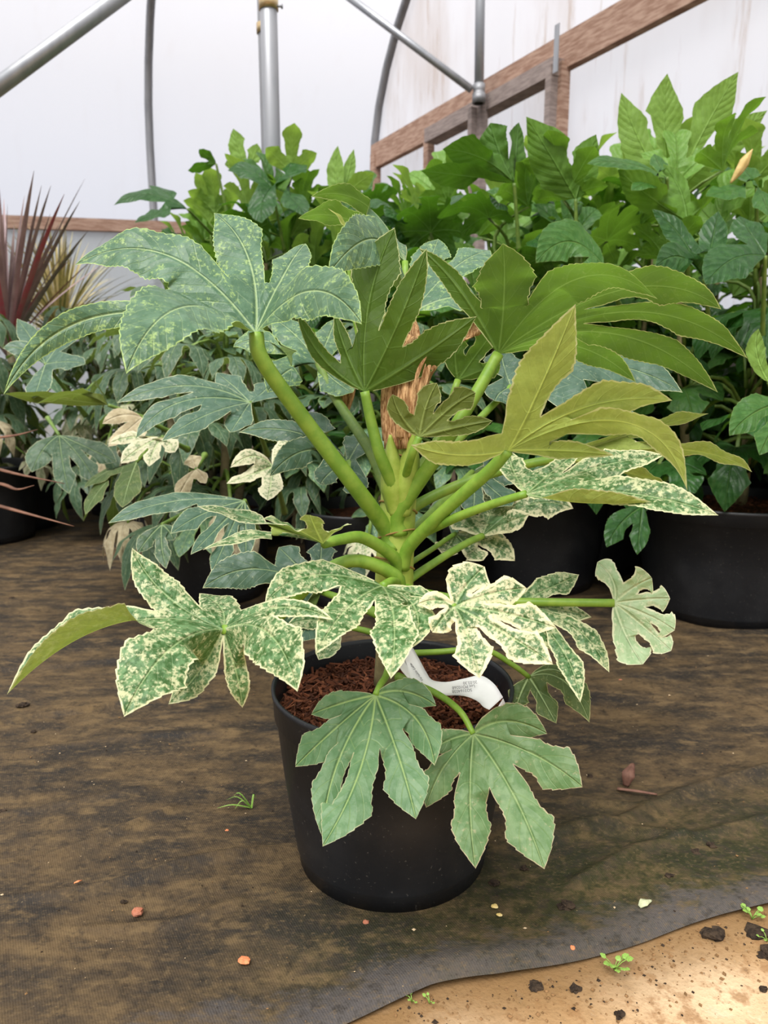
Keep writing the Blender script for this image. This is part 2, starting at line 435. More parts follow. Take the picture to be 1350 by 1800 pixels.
# end wall timber frame
rail_dir_a, rail_dir_b = W(657, 278, .05), W(1190, -14, .05)
ex = (rail_dir_b - rail_dir_a)
frame = empty('timber_frame', W(657, 285)); tag(frame, 'brown timber frame of stacked rails and studs on the end wall plastic', 'frame')
box('rail', rail_dir_a - ex*.0, rail_dir_a + ex*1.35, (0,0,1), .05, .17, M_WOOD, frame)
r2a, r2b = W(757, 241, .10), W(985, 118, .10)
box('rail', r2a, r2b, (0,0,1), .10, .085, M_WOODG, frame)
def stud(px, py, wid, dep, mat, off, z0=0):
    p = W(px, py, off); return box('stud', V((p.x, p.y, z0)), p, WD, dep, wid, mat, frame)
stud(987, 112, .075, .06, M_WOOD, .08); stud(972, 116, .04, .06, M_WOODG, .13)
stud(754, 235, .06, .05, M_WOOD, .07); stud(846, 175, .07, .05, M_WOODG, .16); stud(832, 190, .035, .05, M_WOODG, .2)
stud(660, 272, .06, .06, M_WOOD, .06)
pl = W(978, 85, .16); box('joining_plate', pl + V((0,0,.11)), pl - V((0,0,.11)), WD, .004, .035, M_GALV, frame)
# long-side rail and roll-up curtain
ra, rb = S(30, 391, .08), S(262, 399, .08)
e2 = (rb-ra)
sr = box('side_rail', ra - e2*2.0, ra + e2*2.4, (0,0,1), .05, .075, M_WOOD); tag(sr, 'rusty brown timber rail low along the long plastic side', 'rail')
zr = ra.z - .05
q0, q1 = ra - e2*2 + SN*.0, ra + e2*2.4 + SN*.0
cu = mesh_obj('side_curtain', [(q0.x,q0.y,0),(q1.x,q1.y,0),(q1.x,q1.y,q1.z-.04),(q0.x,q0.y,q0.z-.04)], [(0,1,2,3)], M_CURT, smooth=False)
def light_block(name, a, b, hgt):
    t = (b-a).normalized(); nn = V((-t.y, t.x, 0))
    o = box(name, a + V((0,0,hgt/2)), b + V((0,0,hgt/2)), (0,0,1), .02, hgt, M_BLOCK); o['kind'] = 'structure'
M_BLOCK = plain('light_block_dark', (.035,.032,.028), (.07,.06,.05), 6, .7, .3, .3)
light_block('light_block_end', WO + WN*.12 + SN*.1, WO + WN*.12 + SN*6.5, .80)  # added dark sheet, keeps bright film from showing through gaps between the plants
tag(cu, 'grey blue plastic curtain hanging below the brown side rail', 'curtain')

# posts, braces
pz = 2.75
px0 = P(476, 300, pz)
post = empty('tunnel_post', (px0.x, px0.y, 0)); tag(post, 'thick upright galvanised post with a brassy clamp near its top', 'post')
tube('upright', [V((px0.x+.008, px0.y, 0)), V((px0.x+.008, px0.y, 2.9))], .0305, .0305, M_GALV, post, n=2, seg=24)
b2 = P(468, 60, pz+.055)
tube('sleeve_pipe', [V((px0.x-.016, px0.y+.062, 0)), V((px0.x-.016, px0.y+.062, 2.9))], .026, .026, M_GALVD, post, n=2, seg=20)
ck = P(480, 32, pz)
cl = lathe('clamp', [(.031,-.02),(.035,-.02),(.035,.02),(.031,.02),(.031,-.02)], (px0.x+.008, px0.y, ck.z), M_BRASS, post, 32)
c2 = lathe('clamp', [(.027,-.016),(.031,-.016),(.031,.016),(.027,.016),(.027,-.016)], (px0.x-.016, px0.y+.062, ck.z-.055), M_BRASS, post, 32)
tube('bolt', [V((px0.x+.04, px0.y-.01, ck.z-.01)), V((px0.x+.056, px0.y-.01, ck.z-.012))], .004, .004, M_GALVD, cl, n=1)
tube('bolt_head', [V((px0.x+.055, px0.y-.01, ck.z-.012)), V((px0.x+.060, px0.y-.01, ck.z-.012))], .008, .008, M_GALVD, cl, n=1, seg=6)
br = tube('brace_tube', [P(-160, 268, 2.3), P(420, -160, 2.65)], .0265, .0265, M_GALV, n=2, seg=20)
tag(br, 'slanting galvanised brace tube crossing the upper left corner of the photo', 'brace')
jp = W(842, 165, .22)
gp = tube('gable_post', [V((jp.x, jp.y, 2.0)) , W(846, -160, .22)], .027, .027, M_GALV, n=2, seg=16)
gp.location.z = jp.z - .03; tag(gp, 'thin upright grey pipe in front of the timber end wall', 'post')
lathe('collar', [(.028,-.05),(.038,-.05),(.038,.0),(.030,.0),(.034,.015),(.034,.05),(.028,.05)], (jp.x, jp.y, jp.z), M_GALVD, gp, 20)
b3 = tube('brace_tube', [W(560, -45, .9), W(828, 157, .27)], .021, .021, M_GALV, n=2, seg=14)
tag(b3, 'slim galvanised brace sloping down to the pipe on the end wall', 'brace')

# ------------------------------------------------------------ ground
def floor_mat():
    s = N('sandy_concrete'); p = s.pos()
    n1 = s.noise(p, 5, 5, .6); n2 = s.noise(p, 40, 4, .65); n3 = s.noise(p, 160, 3)
    c = s.mix(s.step(n1, .4, .65), (.40,.25,.12), (.60,.44,.27))
    c = s.mix(s.math('MULTIPLY', s.step(n2, .47, .66), .75), c, (.22,.11,.04))
    c = s.mix(s.math('MULTIPLY', s.step(n2, .30, .42, 1, 0), .6), c, (.60,.47,.32))
    c = s.mix(s.math('MULTIPLY', s.step(n3, .62, .72), .5), c, (.12,.075,.04))
    e = s.attr('edge'); k = s.math('ADD', e, s.math('MULTIPLY', s.math('SUBTRACT', n2, .5), .09))
    c = s.mix(s.step(k, .0, .10, .9, 0), c, (.17,.095,.035))
    return s.done(s.bsdf(c, .9, .2, s.bump(s.math('ADD', n2, s.math('MULTIPLY', n3, .4)), .6, .004)))
epx = [(560,1812),(590,1800),(680,1768),(760,1741),(870,1722),(950,1700),(1050,1672),(1140,1650),(1250,1618),(1350,1588)]
ep = [atZ(a, b, 0) for a, b in epx]
ex_ = np.array([p.x for p in ep]); ey_ = np.array([p.y for p in ep])
def edge_y(x):
    x = np.asarray(x, float)
    y = np.interp(x, ex_, ey_)
    y = np.where(x < ex_[0], ey_[0] + (x-ex_[0])*.30, y); return np.where(x > ex_[-1], ey_[-1] + (x-ex_[-1])*.33, y) + .004*np.sin(x*23)*(np.abs(x) < 3)
def grid(name, X, Y, Z, mat, attrs=None):
    n, m = X.shape
    vs_ = np.stack([X, Y, Z], -1).reshape(-1, 3)
    fs = []
    for i in range(n-1):
        for j in range(m-1):
            a = i*m+j; fs.append((a, a+m, a+m+1, a+1))
    o = mesh_obj(name, vs_.tolist(), fs, mat)
    for k, v in (attrs or {}).items():
        at = o.data.attributes.new(k, 'FLOAT', 'POINT'); at.data.foreach_set('value', v.reshape(-1).tolist())
    if o.data.polygons[0].normal.z < 0: o.data.flip_normals()
    return o
xs = np.concatenate([np.linspace(-7,-1.2,12), np.linspace(-1.1,1.1,90), np.linspace(1.2,6,12)])
ys = np.concatenate([np.linspace(-3,.25,8), np.linspace(.3,1.0,60), np.linspace(1.1,9,12)])
X, Y = np.meshgrid(xs, ys, indexing='ij')
tag(grid('floor', X, Y, np.full_like(X, -.006), floor_mat(), {'edge': edge_y(X)-Y}), kind='structure')

def mat_mat():
    s = N('ground_cover'); p = s.pos(); e = s.attr('edge')
    pr = s.mapv(p, (1.0, 2.3, 1), (0, 0, -.24))
    n1 = s.noise(pr, 5.0, 6, .62); n2 = s.noise(pr, 16, 5, .65); n3 = s.noise(p, 240, 3, .7); n4 = s.noise(p, 3.2, 4, .6); n5 = s.noise(p, 70, 4, .65); n6 = s.noise(s.mapv(p, (1, 1.5, 1), (0, 0, -.24)), 150, 5, .75)
    c = s.mix(s.step(n1, .36, .66), (.022,.018,.014), (.086,.056,.026))
    c = s.mix(s.math('MULTIPLY', s.step(n2, .48, .68), .75), c, (.135,.090,.042))
    c = s.mix(s.math('MULTIPLY', s.step(n2, .34, .46, 1, 0), .6), c, (.012,.011,.010))
    x = s.n('SeparateXYZ', i0=p)
    g = s.math('MULTIPLY', s.step(x.outputs[0], -.25, .2), s.step(s.math('ADD', e, s.math('MULTIPLY', n4, .2)), .16, .42, 1, 0))
    c = s.mix(s.math('MULTIPLY', g, s.step(n5, .38, .62, .25, .8)), c, (.022,.028,.004))
    k = s.math('ADD', e, s.math('MULTIPLY', s.math('SUBTRACT', n2, .5), .13))
    c = s.mix(s.math('MULTIPLY', s.step(k, .022, .056, .85, 0), s.step(n4, .3, .6, .5, 1)), c, (.072,.064,.060))
    c = s.mix(s.math('MULTIPLY', s.step(n5, .50, .70), .6), c, (.016,.012,.008)); c = s.mix(s.math('MULTIPLY', s.step(n6, .52, .66), .45), c, (.135,.092,.044)); c = s.mix(s.math('MULTIPLY', s.step(n6, .32, .44, 1, 0), .5), c, (.013,.010,.008))
    c = s.mix(s.step(n3, .70, .76, 0, .8), c, (.30,.21,.11))
    wv = s.n('TexWave', wave_type='BANDS'); s.set(wv.inputs['Vector'], pr); wv.inputs['Scale'].default_value = 120
    h = s.math('ADD', s.math('MULTIPLY', n5, .8), s.math('ADD', s.math('MULTIPLY', n3, .5), s.math('ADD', s.math('MULTIPLY', n6, .7), s.math('MULTIPLY', wv.outputs[1], .12))))
    rg = s.step(n2, .35, .7, .62, .9)
    return s.done(s.bsdf(c, rg, .22, s.bump(h, .55, .003)))
ridges = [  # polylines in the photograph dropped to the ground, height, width
 ([(-60,1290),(0,1277),(150,1255),(300,1235),(440,1212)], .006, .006), ([(-60,1605),(0,1590),(180,1567),(330,1525),(530,1490)], .005, .009),
 ([(-60,1545),(60,1520),(200,1470),(300,1430)], .004, .008), ([(0,1440),(120,1420),(260,1392)], .003, .010),
 ([(960,1480),(1080,1455),(1200,1400),(1350,1362),(1450,1345)], .007, .014), ([(965,1455),(1060,1462),(1150,1470),(1200,1480)], .005, .012),
 ([(1010,1560),(1120,1500),(1250,1470),(1350,1440)], .004, .010), ([(0,1330),(200,1300),(420,1290)], .003, .012), ([(1000,1410),(1130,1420)], .004, .010),
 ([(0,1180),(250,1160)], .004, .012), ([(150,1640),(300,1625),(420,1590)], .003, .008)]
xs = np.concatenate([np.linspace(-7,-1.5,10), np.linspace(-1.45,1.45,430), np.linspace(1.5,6,10)])
vsn = np.concatenate([np.linspace(0,.012,4), np.linspace(.016,1.3,330), np.linspace(1.35,6,30)])
X, E = np.meshgrid(xs, vsn, indexing='ij'); Y = edge_y(X)*np.clip(1-E/3, 0, 1) + E + np.clip(E/3,0,1)*.68
Z = np.zeros_like(X)
rs = np.random.RandomState(3)
for pts, h, wd in ridges:
    q = [atZ(a, b, 0) for a, b in pts]; D = np.full(X.shape, 9.0); T = np.zeros(X.shape)
    for a, b in zip(q[:-1], q[1:]):
        dx, dy = b.x-a.x, b.y-a.y; l2 = dx*dx+dy*dy
        t = np.clip(((X-a.x)*dx+(Y-a.y)*dy)/l2, 0, 1)
        D = np.minimum(D, np.hypot(X-a.x-t*dx, Y-a.y-t*dy))
    Z += 1.7*h*np.exp(-(D/(wd*.8))**2)
Z += .0022*np.sin(X*9+Y*21+1.5*np.sin(X*5)) + .0015*np.sin(X*23-Y*31)
Z *= np.clip((np.hypot(X-.01, Y-.815)-.11)/.08, 0, 1)
Z += .004 - .004*np.clip(1-E/.012, 0, 1) + .005*np.exp(-((E-.02)/.016)**2)*(.5+.5*np.sin(X*11))
Z = np.where(E > 1.3, .004, Z); Z = np.maximum(Z, -.003)
gm = grid('ground_cover', X, Y, Z, mat_mat(), {'edge': E})
tag(gm, 'wrinkled black woven ground cover stained brown with soil and moss', 'ground mat')

# ------------------------------------------------------------ pots and compost
def pot(parent, c, H, r0, r1, name='pot'):
    prof = [(0.0,.006),(r1*.93,.004),(r1*.95,0),(r1*.965,.0),(r1*.97,.016),(r1*.995,.020),(r1,.024),
            (r1+(r0-r1)*.5,H*.5),(r0*.972,H-.034),(r0*.99,H-.032),(r0*.997,H-.008),(r0*1.005,H-.006),(r0*1.008,H),(r0*.985,H+.001),(r0*.972,H-.004),(r0*.95,H-.04),(r1*.96,.02),(0,.02)]
    return lathe(name, prof, c, M_POT, parent, 72)
def chips(parent, c, R, n, seed, tall=1.0):
    rn = random.Random(seed); vs_, fs, tone = [], [], []
    for _ in range(n):
        r = R*math.sqrt(rn.random()); a = rn.uniform(0, 6.283)
        L, Wd, T = rn.uniform(.004,.013)*rn.choice((1,1,1.6)), rn.uniform(.0012,.0035), rn.uniform(.0006,.0018)
        cc = V((c[0]+r*math.cos(a), c[1]+r*math.sin(a), c[2]+rn.uniform(0,.007)*tall + .010*tall*(1-r/R)))
        e = Quaternion((0,0,1), rn.uniform(0,6.28)) @ Quaternion((0,1,0), rn.gauss(0,.35)) @ Quaternion((1,0,0), rn.gauss(0,.5))
        b = len(vs_); t = rn.betavariate(1.5, 2.4)
        for i in (-1,1):
            for j in (-1,1):
                for k in (-1,1): vs_.append(cc + e @ V((i*L*.5, j*Wd*(.5 if i<0 else .35), k*T))); tone.append(t)
        for f in ((0,1,3,2),(4,6,7,5),(0,4,5,1),(2,3,7,6),(0,2,6,4),(1,5,7,3)): fs.append(tuple(b+x for x in f))
    o = mesh_obj('bark_chips', vs_, fs, M_BARK, parent, smooth=False, loc=V(c))
    at = o.data.attributes.new('tone', 'FLOAT', 'POINT'); at.data.foreach_set('value', tone)
    o['kind'] = 'stuff'; return o
def compost(parent, c, R):
    vs_ = [(c[0],c[1],c[2]+.006)]; fs = []
    rn = random.Random(int(R*1e5)); n = 40
    for ring in range(1, 7):
        for k in range(n):
            r = R*ring/6; a = 6.2832*k/n; vs_.append((c[0]+r*math.cos(a), c[1]+r*math.sin(a), c[2]+.006*(1-ring/6)+rn.uniform(-.002,.002)))
    for k in range(n): fs.append((0, 1+k, 1+(k+1) % n))
    for ring in range(5):
        for k in range(n):
            a, b = 1+ring*n+k, 1+ring*n+(k+1) % n; fs.append((a, a+n, b+n, b))
    return mesh_obj('compost', vs_, fs, M_SOIL, parent, loc=V(c))

# ------------------------------------------------------------ the fatsia in front
PC = V((.010, .815, .003))
main = empty('potted_fatsia', PC)
tag(main, 'large variegated fatsia with lobed cream-edged leaves in the black pot in front', 'potted plant')
pot(main, PC, .218, .140, .117)
cs = compost(main, PC + V((0,0,.190)), .134)
chips(main, PC + V((0,0,.190)), .130, 2600, 4)
Z0 = stem_z
def sp_(px, py, dz=0.0): return (px, py, Z0(py)+dz)
# stem: an old tan foot, a fleshy green upper part and the dry sheath that tops it
tube('stem', [P(676,1205,.868), P(684,1120,.862), P(690,1050,Z0(1050))], .013, .016, M_STEMG, main, n=10, seg=14)
st = tube('crown', [P(692,1052,Z0(1052)), P(694,985,Z0(985)), P(698,915,Z0(915)), P(703,840,Z0(840)), P(708,770,Z0(770))], .0225, .0185, M_STEM, main, n=18, seg=22)
st['label'] = 'fleshy yellow-green upper stem'
for k, (px, py, r) in enumerate([(690,1035,.0225),(693,990,.0230),(696,940,.0225),(700,892,.0215),(704,845,.0205),(706,808,.0195)]):
    c = P(px, py, Z0(py)); tl = [.25,-.3,.25,-.3,.3,-.3][k]; r *= .985
    ring = [c + V((r*math.cos(a), r*math.sin(a), tl*r*math.cos(a) - .35*r*math.sin(a))) for a in [6.2832*j/28 for j in range(29)]]
    v, f = tube_geo(ring, [.0011]*29, 6); mesh_obj('leaf_scar', v, f, M_SEAM, main, loc=c)
# pointed green bud sheaths under the dry top
def strap(name, pts, widths, mat, parent, nrm=(0,-1,.1), cup=.4, crumple=0.0, seed=1, n=22, m=6):
    rn = random.Random(seed); c = spline([P(*q) for q in pts], n); vs_, fs = [], []
    ph = [rn.uniform(0,6.28) for _ in range(6)]
    for i in range(n+1):
        t = (c[min(i+1,n)]-c[max(i-1,0)]).normalized(); s = t.cross(V(nrm)).normalized(); u = s.cross(t)
        q = i/n*(len(widths)-1); k = min(int(q), len(widths)-2); wd = (widths[k]*(1-q+k)+widths[k+1]*(q-k))*c[i].y/F if False else (widths[k]*(1-(q-k))+widths[k+1]*(q-k))*.82/F
        for j in range(m+1):
            e = j/m*2-1
            vs_.append(c[i] + s*e*wd + u*(cup*wd*(1-e*e) + crumple*wd*(math.sin(e*5+ph[0]+i*.2)*.5+math.sin(e*9+ph[1]-i*.33)*.3)))
    for i in range(n):
        for j in range(m):
            a = i*(m+1)+j; fs.append((a,a+1,a+m+2,a+m+1))
    o = mesh_obj(name, vs_, fs, mat, parent, loc=vs_[0])
    sm = o.modifiers.new('thick', 'SOLIDIFY'); sm.thickness = .0012
    return o
strap('bud_sheath', [(697,905,.815),(690,835,.801),(686,764,.790)], [14,23,17,2], M_STEM, main, cup=.75)
strap('bud_sheath', [(708,905,.813),(718,830,.798),(729,756,.788)], [14,23,16,2], M_STEM, main, cup=.75)
dry = [([(702,790,.80),(704,700,.80),(716,640,.795),(738,598,.79)], [26,32,36,24]), ([(687,775,.80),(686,690,.797),(700,620,.795),(710,560,.795)], [13,16,16,12]),
       ([(716,775,.797),(726,690,.79),(748,630,.785),(810,590,.79)], [14,22,26,8]), ([(730,650,.80),(716,580,.81),(706,522,.82)], [22,20,8]),
       ([(792,602,.79),(830,575,.80),(864,562,.81)], [6,18,15]), ([(706,770,.792),(708,735,.788),(714,660,.783)], [10,14,9]), ([(722,770,.792),(730,720,.788),(750,640,.78)], [6,9,7])]
for k, (pt, wd) in enumerate(dry):
    strap('dry_sheath', pt, wd, M_DRY, main, cup=.5, crumple=.55, seed=k)
strap('dry_sheath', [(604,720,.93),(612,680,.93),(606,640,.93)], [12,16,8], M_DRY, main, cup=.5, crumple=.5, seed=9)

UPC = (0,-.6,.8)
def L(base, nh, lobes, mat, pet=None, **k):
    q = pet[0]
    if q[1] < 1060 and abs(q[2]-Z0(q[1])) < .045:      # root the petiole inside the stem, below where it leaves it
        pet = [(.65*(698-(q[1]-900)*.05)+.35*q[0], q[1]+30, Z0(q[1])+.25*(q[2]-Z0(q[1]))-.004), (q[0], q[1]-8, q[2]-.004)] + pet[1:]
    return leaf(main, base, nh, lobes, mat, pet, **k)
# big leaf, top left
L((450,585,.705), (-.05,-.62,.78), [
   (636,570,.60, 545,512,.655, 52), (537,428,.80, 502,478,.755, 42), (376,374,.80, 436,452,.755, 62),
   (132,466,.72, 292,448,.715, 60), (6,694,.63, 175,556,.69, 26, -.8), (222,657,.55, 322,540,.612, 66)],
   M_GLAUC, [sp_(676,935,-.01), (620,850,.775), (540,745,.745), (462,635,.71)], sw=.33, pr=(.0115,.0085), fold=-.05, label='big grey-green leaf with drooping lobes')
# upright leaf in the centre, seen from behind
L((641,688,.775), (.05,.9,.30), [
   (522,545,.80, 566,628,.785, 17), (588,548,.80, 606,612,.785, 15), (694,400,.78, 648,535,.775, 52), (750,436,.74, 703,560,.75, 27), (838,556,.77, 738,628,.77, 36)],
   M_UNDER, [sp_(690,860,-.02), (668,800,.785), (652,740,.78)], sw=.42, pr=(.0095,.006), fold=.12, label='upright leaf showing its dark green back')
# wide leaf, top right, seen from below
L((876,622,.775), (-.05,.62,.78), [
   (736,436,.80, 806,508,.785, 20), (884,428,.70, 886,520,.735, 58), (1156,526,.66, 1010,492,.71, 48),
   (1268,544,.76, 1100,508,.755, 44), (1314,630,.80, 1120,548,.78, 40), (1262,690,.84, 1085,588,.80, 44), (1118,672,.92, 1010,608,.85, 34)],
   M_UNDER, [sp_(704,905,-.015), (775,790,.78), (838,690,.775)], sw=.36, pr=(.011,.007), fold=-.06, label='wide leaf glowing green from below')
# yellow-green leaf at mid right, back turned to the lens
L((893,792,.72), (-.1,.86,.45), [
   (722,782,.68, 806,800,.69, 28), (1012,534,.65, 950,680,.68, 50), (1182,704,.67, 1030,716,.68, 46), (1208,862,.64, 1096,742,.66, 40), (1080,800,.70, 985,792,.71, 20)],
   M_YELL, [sp_(722,965,-.02), (790,890,.77), (860,828,.735)], sw=.34, pr=(.0095,.007), fold=.16, label='yellow-green leaf with its back turned')
# speckled leaf, right, upper side in view
L((925,868,.715), (-.12,-.66,.74), [
   (893,793,.79, 902,826,.76, 26), (1024,786,.76, 975,826,.74, 18), (1168,800,.73, 1040,824,.725, 34), (1263,906,.64, 1095,866,.67, 36), (1146,882,.65, 1020,884,.675, 30, 0.0, (0, 1.7))],
   M_VAR, [sp_(730,955,0), (790,915,.775), (860,888,.74)], sw=.42, pr=(.0075,.0045), fold=.12)
L((985,805,.86), (0,.45,.9), [(1246,727,.84, 1120,760,.85, 40), (1322,830,.80, 1190,790,.82, 40), (1166,848,.84, 1090,828,.84, 34)],
   M_VAR, [sp_(720,905,.02), (800,855,.86), (900,822,.865)], sw=.4, pr=(.0085,.006), fold=.1)
# leaf behind the yellow one
L((898,680,.98), (0,-.75,.66), [(1000,600,1.06, 950,640,1.02, 34), (1200,690,.96, 1050,640,.98, 46), (1120,730,.90, 1010,705,.93, 40), (870,705,.94, 880,690,.96, 30), (880,610,1.05, 886,645,1.02, 36)],
   M_GLAUC2, [sp_(715,880,.03), (790,790,.92)], sw=.5)
# grey leaf arching behind the centre
L((727,548,.90), (0,-.55,.83), [(574,488,.71, 672,425,.80, 44), (640,470,1.0, 690,500,.95, 34), (770,420,1.02, 752,470,.97, 44), (862,440,1.0, 800,470,.95, 48), (850,535,.92, 800,522,.91, 42)],
   M_GLAUC, [sp_(700,800,.02), (712,680,.86), (722,590,.89)], sw=.46, fold=-.05)
L((712,460,.95), (.1,.45,.89), [(612,455,.98, 660,450,.97, 20), (524,384,.93, 618,388,.945, 38), (546,346,.97, 640,358,.965, 26), (660,400,1.02, 688,420,.99, 30)],
   M_UNDER, [sp_(700,780,.04), (715,600,.93)], sw=.4, fold=.08)
L((612,452,.86), (.9,.2,.3), [(576,366,.84, 611,402,.85, 18)], M_YELL, [(640,640,.87), (620,540,.865)], sw=.2, pr=(.004,.003))
# small young leaf beside the dry sheath
L((737,768,.755), (.1,.95,.15), [(690,693,.75, 706,732,.752, 17), (768,673,.75, 748,716,.752, 20), (836,690,.74, 790,718,.748, 24), (866,740,.74, 800,752,.748, 15)],
   M_OLIVE, [sp_(712,850,-.02), (724,800,.76)], sw=.42, pr=(.006,.0045), wav=.04, sharp=1.6)
L((805,668,.89), (.1,.8,.6), [(803,588,.87, 800,626,.88, 28), (866,586,.86, 838,622,.875, 32), (880,640,.86, 850,650,.87, 22)], M_UNDER, [sp_(712,870,.02), (770,770,.88)], sw=.5)
# left, half-way up: flat speckled lobes and olive backs
L((568,956,.745), (-.05,-.2,.98), [(356,967,.70, 462,942,.72, 22), (346,890,.77, 440,912,.76, 22), (462,912,.685, 510,926,.715, 22), (545,905,.69, 553,926,.715, 26), (618,922,.70, 592,932,.72, 14)],
   M_VAR, [sp_(694,990,-.02), (640,946,.785), (600,948,.76)], sw=.4, pr=(.0095,.006), fold=.1)
# long pale leaf reaching out lower left
L((392,1106,.69), (-.05,-.62,.78), [
   (296,1238,.68, 350,1180,.69, 32), (218,1260,.585, 300,1140,.635, 68), (12,1221,.63, 200,1098,.67, 60, 0.0, (1.75, 0)), (232,963,.71, 292,1046,.70, 34), (350,1043,.77, 388,1068,.73, 36), (586,1090,.66, 490,1068,.68, 18), (523,1216,.59, 470,1112,.64, 52), (426,1244,.70, 416,1185,.69, 21)],
   M_VAR, [sp_(696,1022,-.03), (625,985,.79), (560,1012,.775), (500,1075,.735), (440,1112,.71)], sw=.38, pr=(.010,.0055), label='pale speckled leaf with one long curled lobe')
# drooping leaf right in front of the stem
L((672,1030,.745), (0,-.55,.83), [(466,1062,.69, 548,1012,.72, 34), (555,1150,.64, 612,1068,.69, 34), (687,1193,.615, 692,1085,.67, 42), (722,1140,.68, 730,1070,.71, 34), (775,1060,.74, 735,1045,.745, 20)],
   M_VAR, [sp_(700,1040,-.01), (690,1022,.77)], sw=.36, pr=(.007,.005), fold=-.04)
# cream-edged leaf, right of it
L((799,1066,.70), (.05,-.85,.5), [(735,1062,.70, 768,1056,.70, 16), (760,1112,.685, 778,1088,.69, 22), (843,1192,.655, 822,1118,.68, 36), (972,1168,.65, 882,1110,.675, 34), (977,1104,.68, 886,1078,.69, 30), (926,1034,.71, 864,1044,.705, 28), (852,996,.72, 820,1030,.71, 40)],
   M_VARH, [sp_(706,1040,-.01), (750,1045,.76)], sw=.36, pr=(.005,.0035), fold=.06, sharp=1.4)
# dark leaf behind, pointing down right
L((905,1062,.80), (.1,-.7,.7), [(1018,1010,.82, 962,1036,.81, 28), (1040,1085,.80, 975,1070,.80, 22), (1071,1182,.76, 1005,1098,.785, 28), (1020,1235,.74, 984,1135,.775, 26), (984,1150,.78, 950,1105,.79, 22)],
   M_VAR, [sp_(706,1045,0), (800,1050,.83)], sw=.4, pr=(.005,.0035))
# far right pale leaf on a long straight petiole
o = L((1080,1060,.78), (.25,-.9,.3), [(1050,988,.79, 1077,1020,.785, 22), (1146,1016,.77, 1112,1034,.775, 25), (1178,1052,.77, 1130,1054,.775, 20), (1186,1108,.765, 1136,1080,.77, 23), (1180,1144,.76, 1134,1104,.77, 20), (1130,1168,.755, 1098,1112,.77, 30)],
   M_PALE, [sp_(712,1048,-.01), (790,1057,.82), (920,1058,.80)], sw=.56, pr=(.0058,.0052), sharp=2.4, wav=.10, tooth=.10)
# two plain leaves hanging over the pot
L((660,1222,.725), (0,-.86,.5), [(547,1256,.70, 602,1236,.715, 24), (519,1348,.665, 588,1282,.70, 36), (566,1470,.635, 596,1335,.68, 34), (567,1488,.615, 634,1350,.665, 50), (731,1440,.64, 700,1328,.68, 44), (764,1346,.665, 730,1262,.70, 34), (767,1241,.71, 712,1216,.72, 26)],
   M_PLAIN, [(686,1100,.85), (682,1175,.78), (668,1205,.735)], sw=.44, pr=(.0048,.0038), wav=.05, label='plain grey-green leaf hanging over the pot front')
L((832,1290,.725), (.1,-.86,.5), [(757,1320,.71, 792,1300,.72, 22), (749,1420,.68, 782,1345,.70, 34), (836,1527,.65, 826,1400,.69, 38), (957,1528,.635, 900,1392,.68, 52), (1024,1384,.66, 930,1322,.695, 48), (962,1290,.70, 890,1268,.715, 34)],
   M_OLD, [(700,1190,.83), (765,1218,.775), (808,1250,.74)], sw=.48, pr=(.0048,.0035), wav=.06, label='plain blotched leaf hanging over the pot side')
# olive leaf drooping past the rim
L((930,1190,.86), (.1,-.5,.86), [(908,1242,.84, 916,1218,.85, 22), (978,1272,.82, 950,1222,.84, 28), (1036,1270,.82, 990,1196,.84, 30), (1040,1228,.88, 985,1180,.87, 16)],
   M_OLIVE, [(690,1150,.87), (770,1146,.85), (850,1142,.845), (900,1168,.85)], sw=.42, pr=(.0045,.0035))
# leaves behind the stem
L((565,1040,.97), (0,-.8,.6), [(356,1034,.95, 455,1000,.96, 34), (490,962,1.02, 524,996,.99, 36), (566,950,1.02, 564,990,.99, 34), (640,985,.99, 606,1008,.98, 36), (430,1100,.90, 500,1070,.93, 36), (520,1130,.88, 545,1090,.92, 30)],
   M_GLAUC2, [sp_(690,1090,.03), (620,1060,.93)], sw=.5)
L((612,812,.97), (0,-.75,.66), [(474,838,.92, 540,792,.95, 28), (420,760,1.0, 520,760,.98, 26), (520,720,1.05, 570,760,1.0, 30), (563,852,.90, 582,830,.93, 26), (628,870,.90, 622,845,.93, 24), (640,760,1.04, 630,780,1.0, 30)],
   M_GLAUC2, [sp_(690,960,.03), (640,880,.92)], sw=.42)
L((560,640,.96), (0,-.7,.7), [(410,610,.96, 470,600,.96, 28), (470,690,.90, 510,650,.93, 32), (480,560,1.02, 520,590,.99, 34), (590,560,1.04, 575,600,1.0, 30), (620,690,.90, 590,670,.93, 34)],
   M_GLAUC, [sp_(688,900,0), (655,800,.85), (590,700,.92)], sw=.46, pr=(.010,.006), pmat=M_PETD)
L((848,942,.93), (-.1,-.7,.7), [(790,905,.97, 815,920,.95, 20), (880,852,1.0, 866,892,.97, 30), (1008,894,.93, 930,888,.94, 34), (930,905,.90, 890,920,.915, 22)],
   M_VARH, [sp_(712,1035,.0), (770,985,.87), (820,955,.91)], sw=.5, pr=(.0062,.005), pmat=M_PET)
L((800,938,.96), (0,-.7,.7), [(780,975,.92, 790,958,.94, 24), (850,985,.91, 826,965,.935, 26), (905,986,.92, 855,952,.94, 28), (890,945,.98, 850,938,.97, 22)],
   M_VARH, [sp_(708,1010,.03), (760,965,.91)], sw=.5, pr=(.0045,.0035))
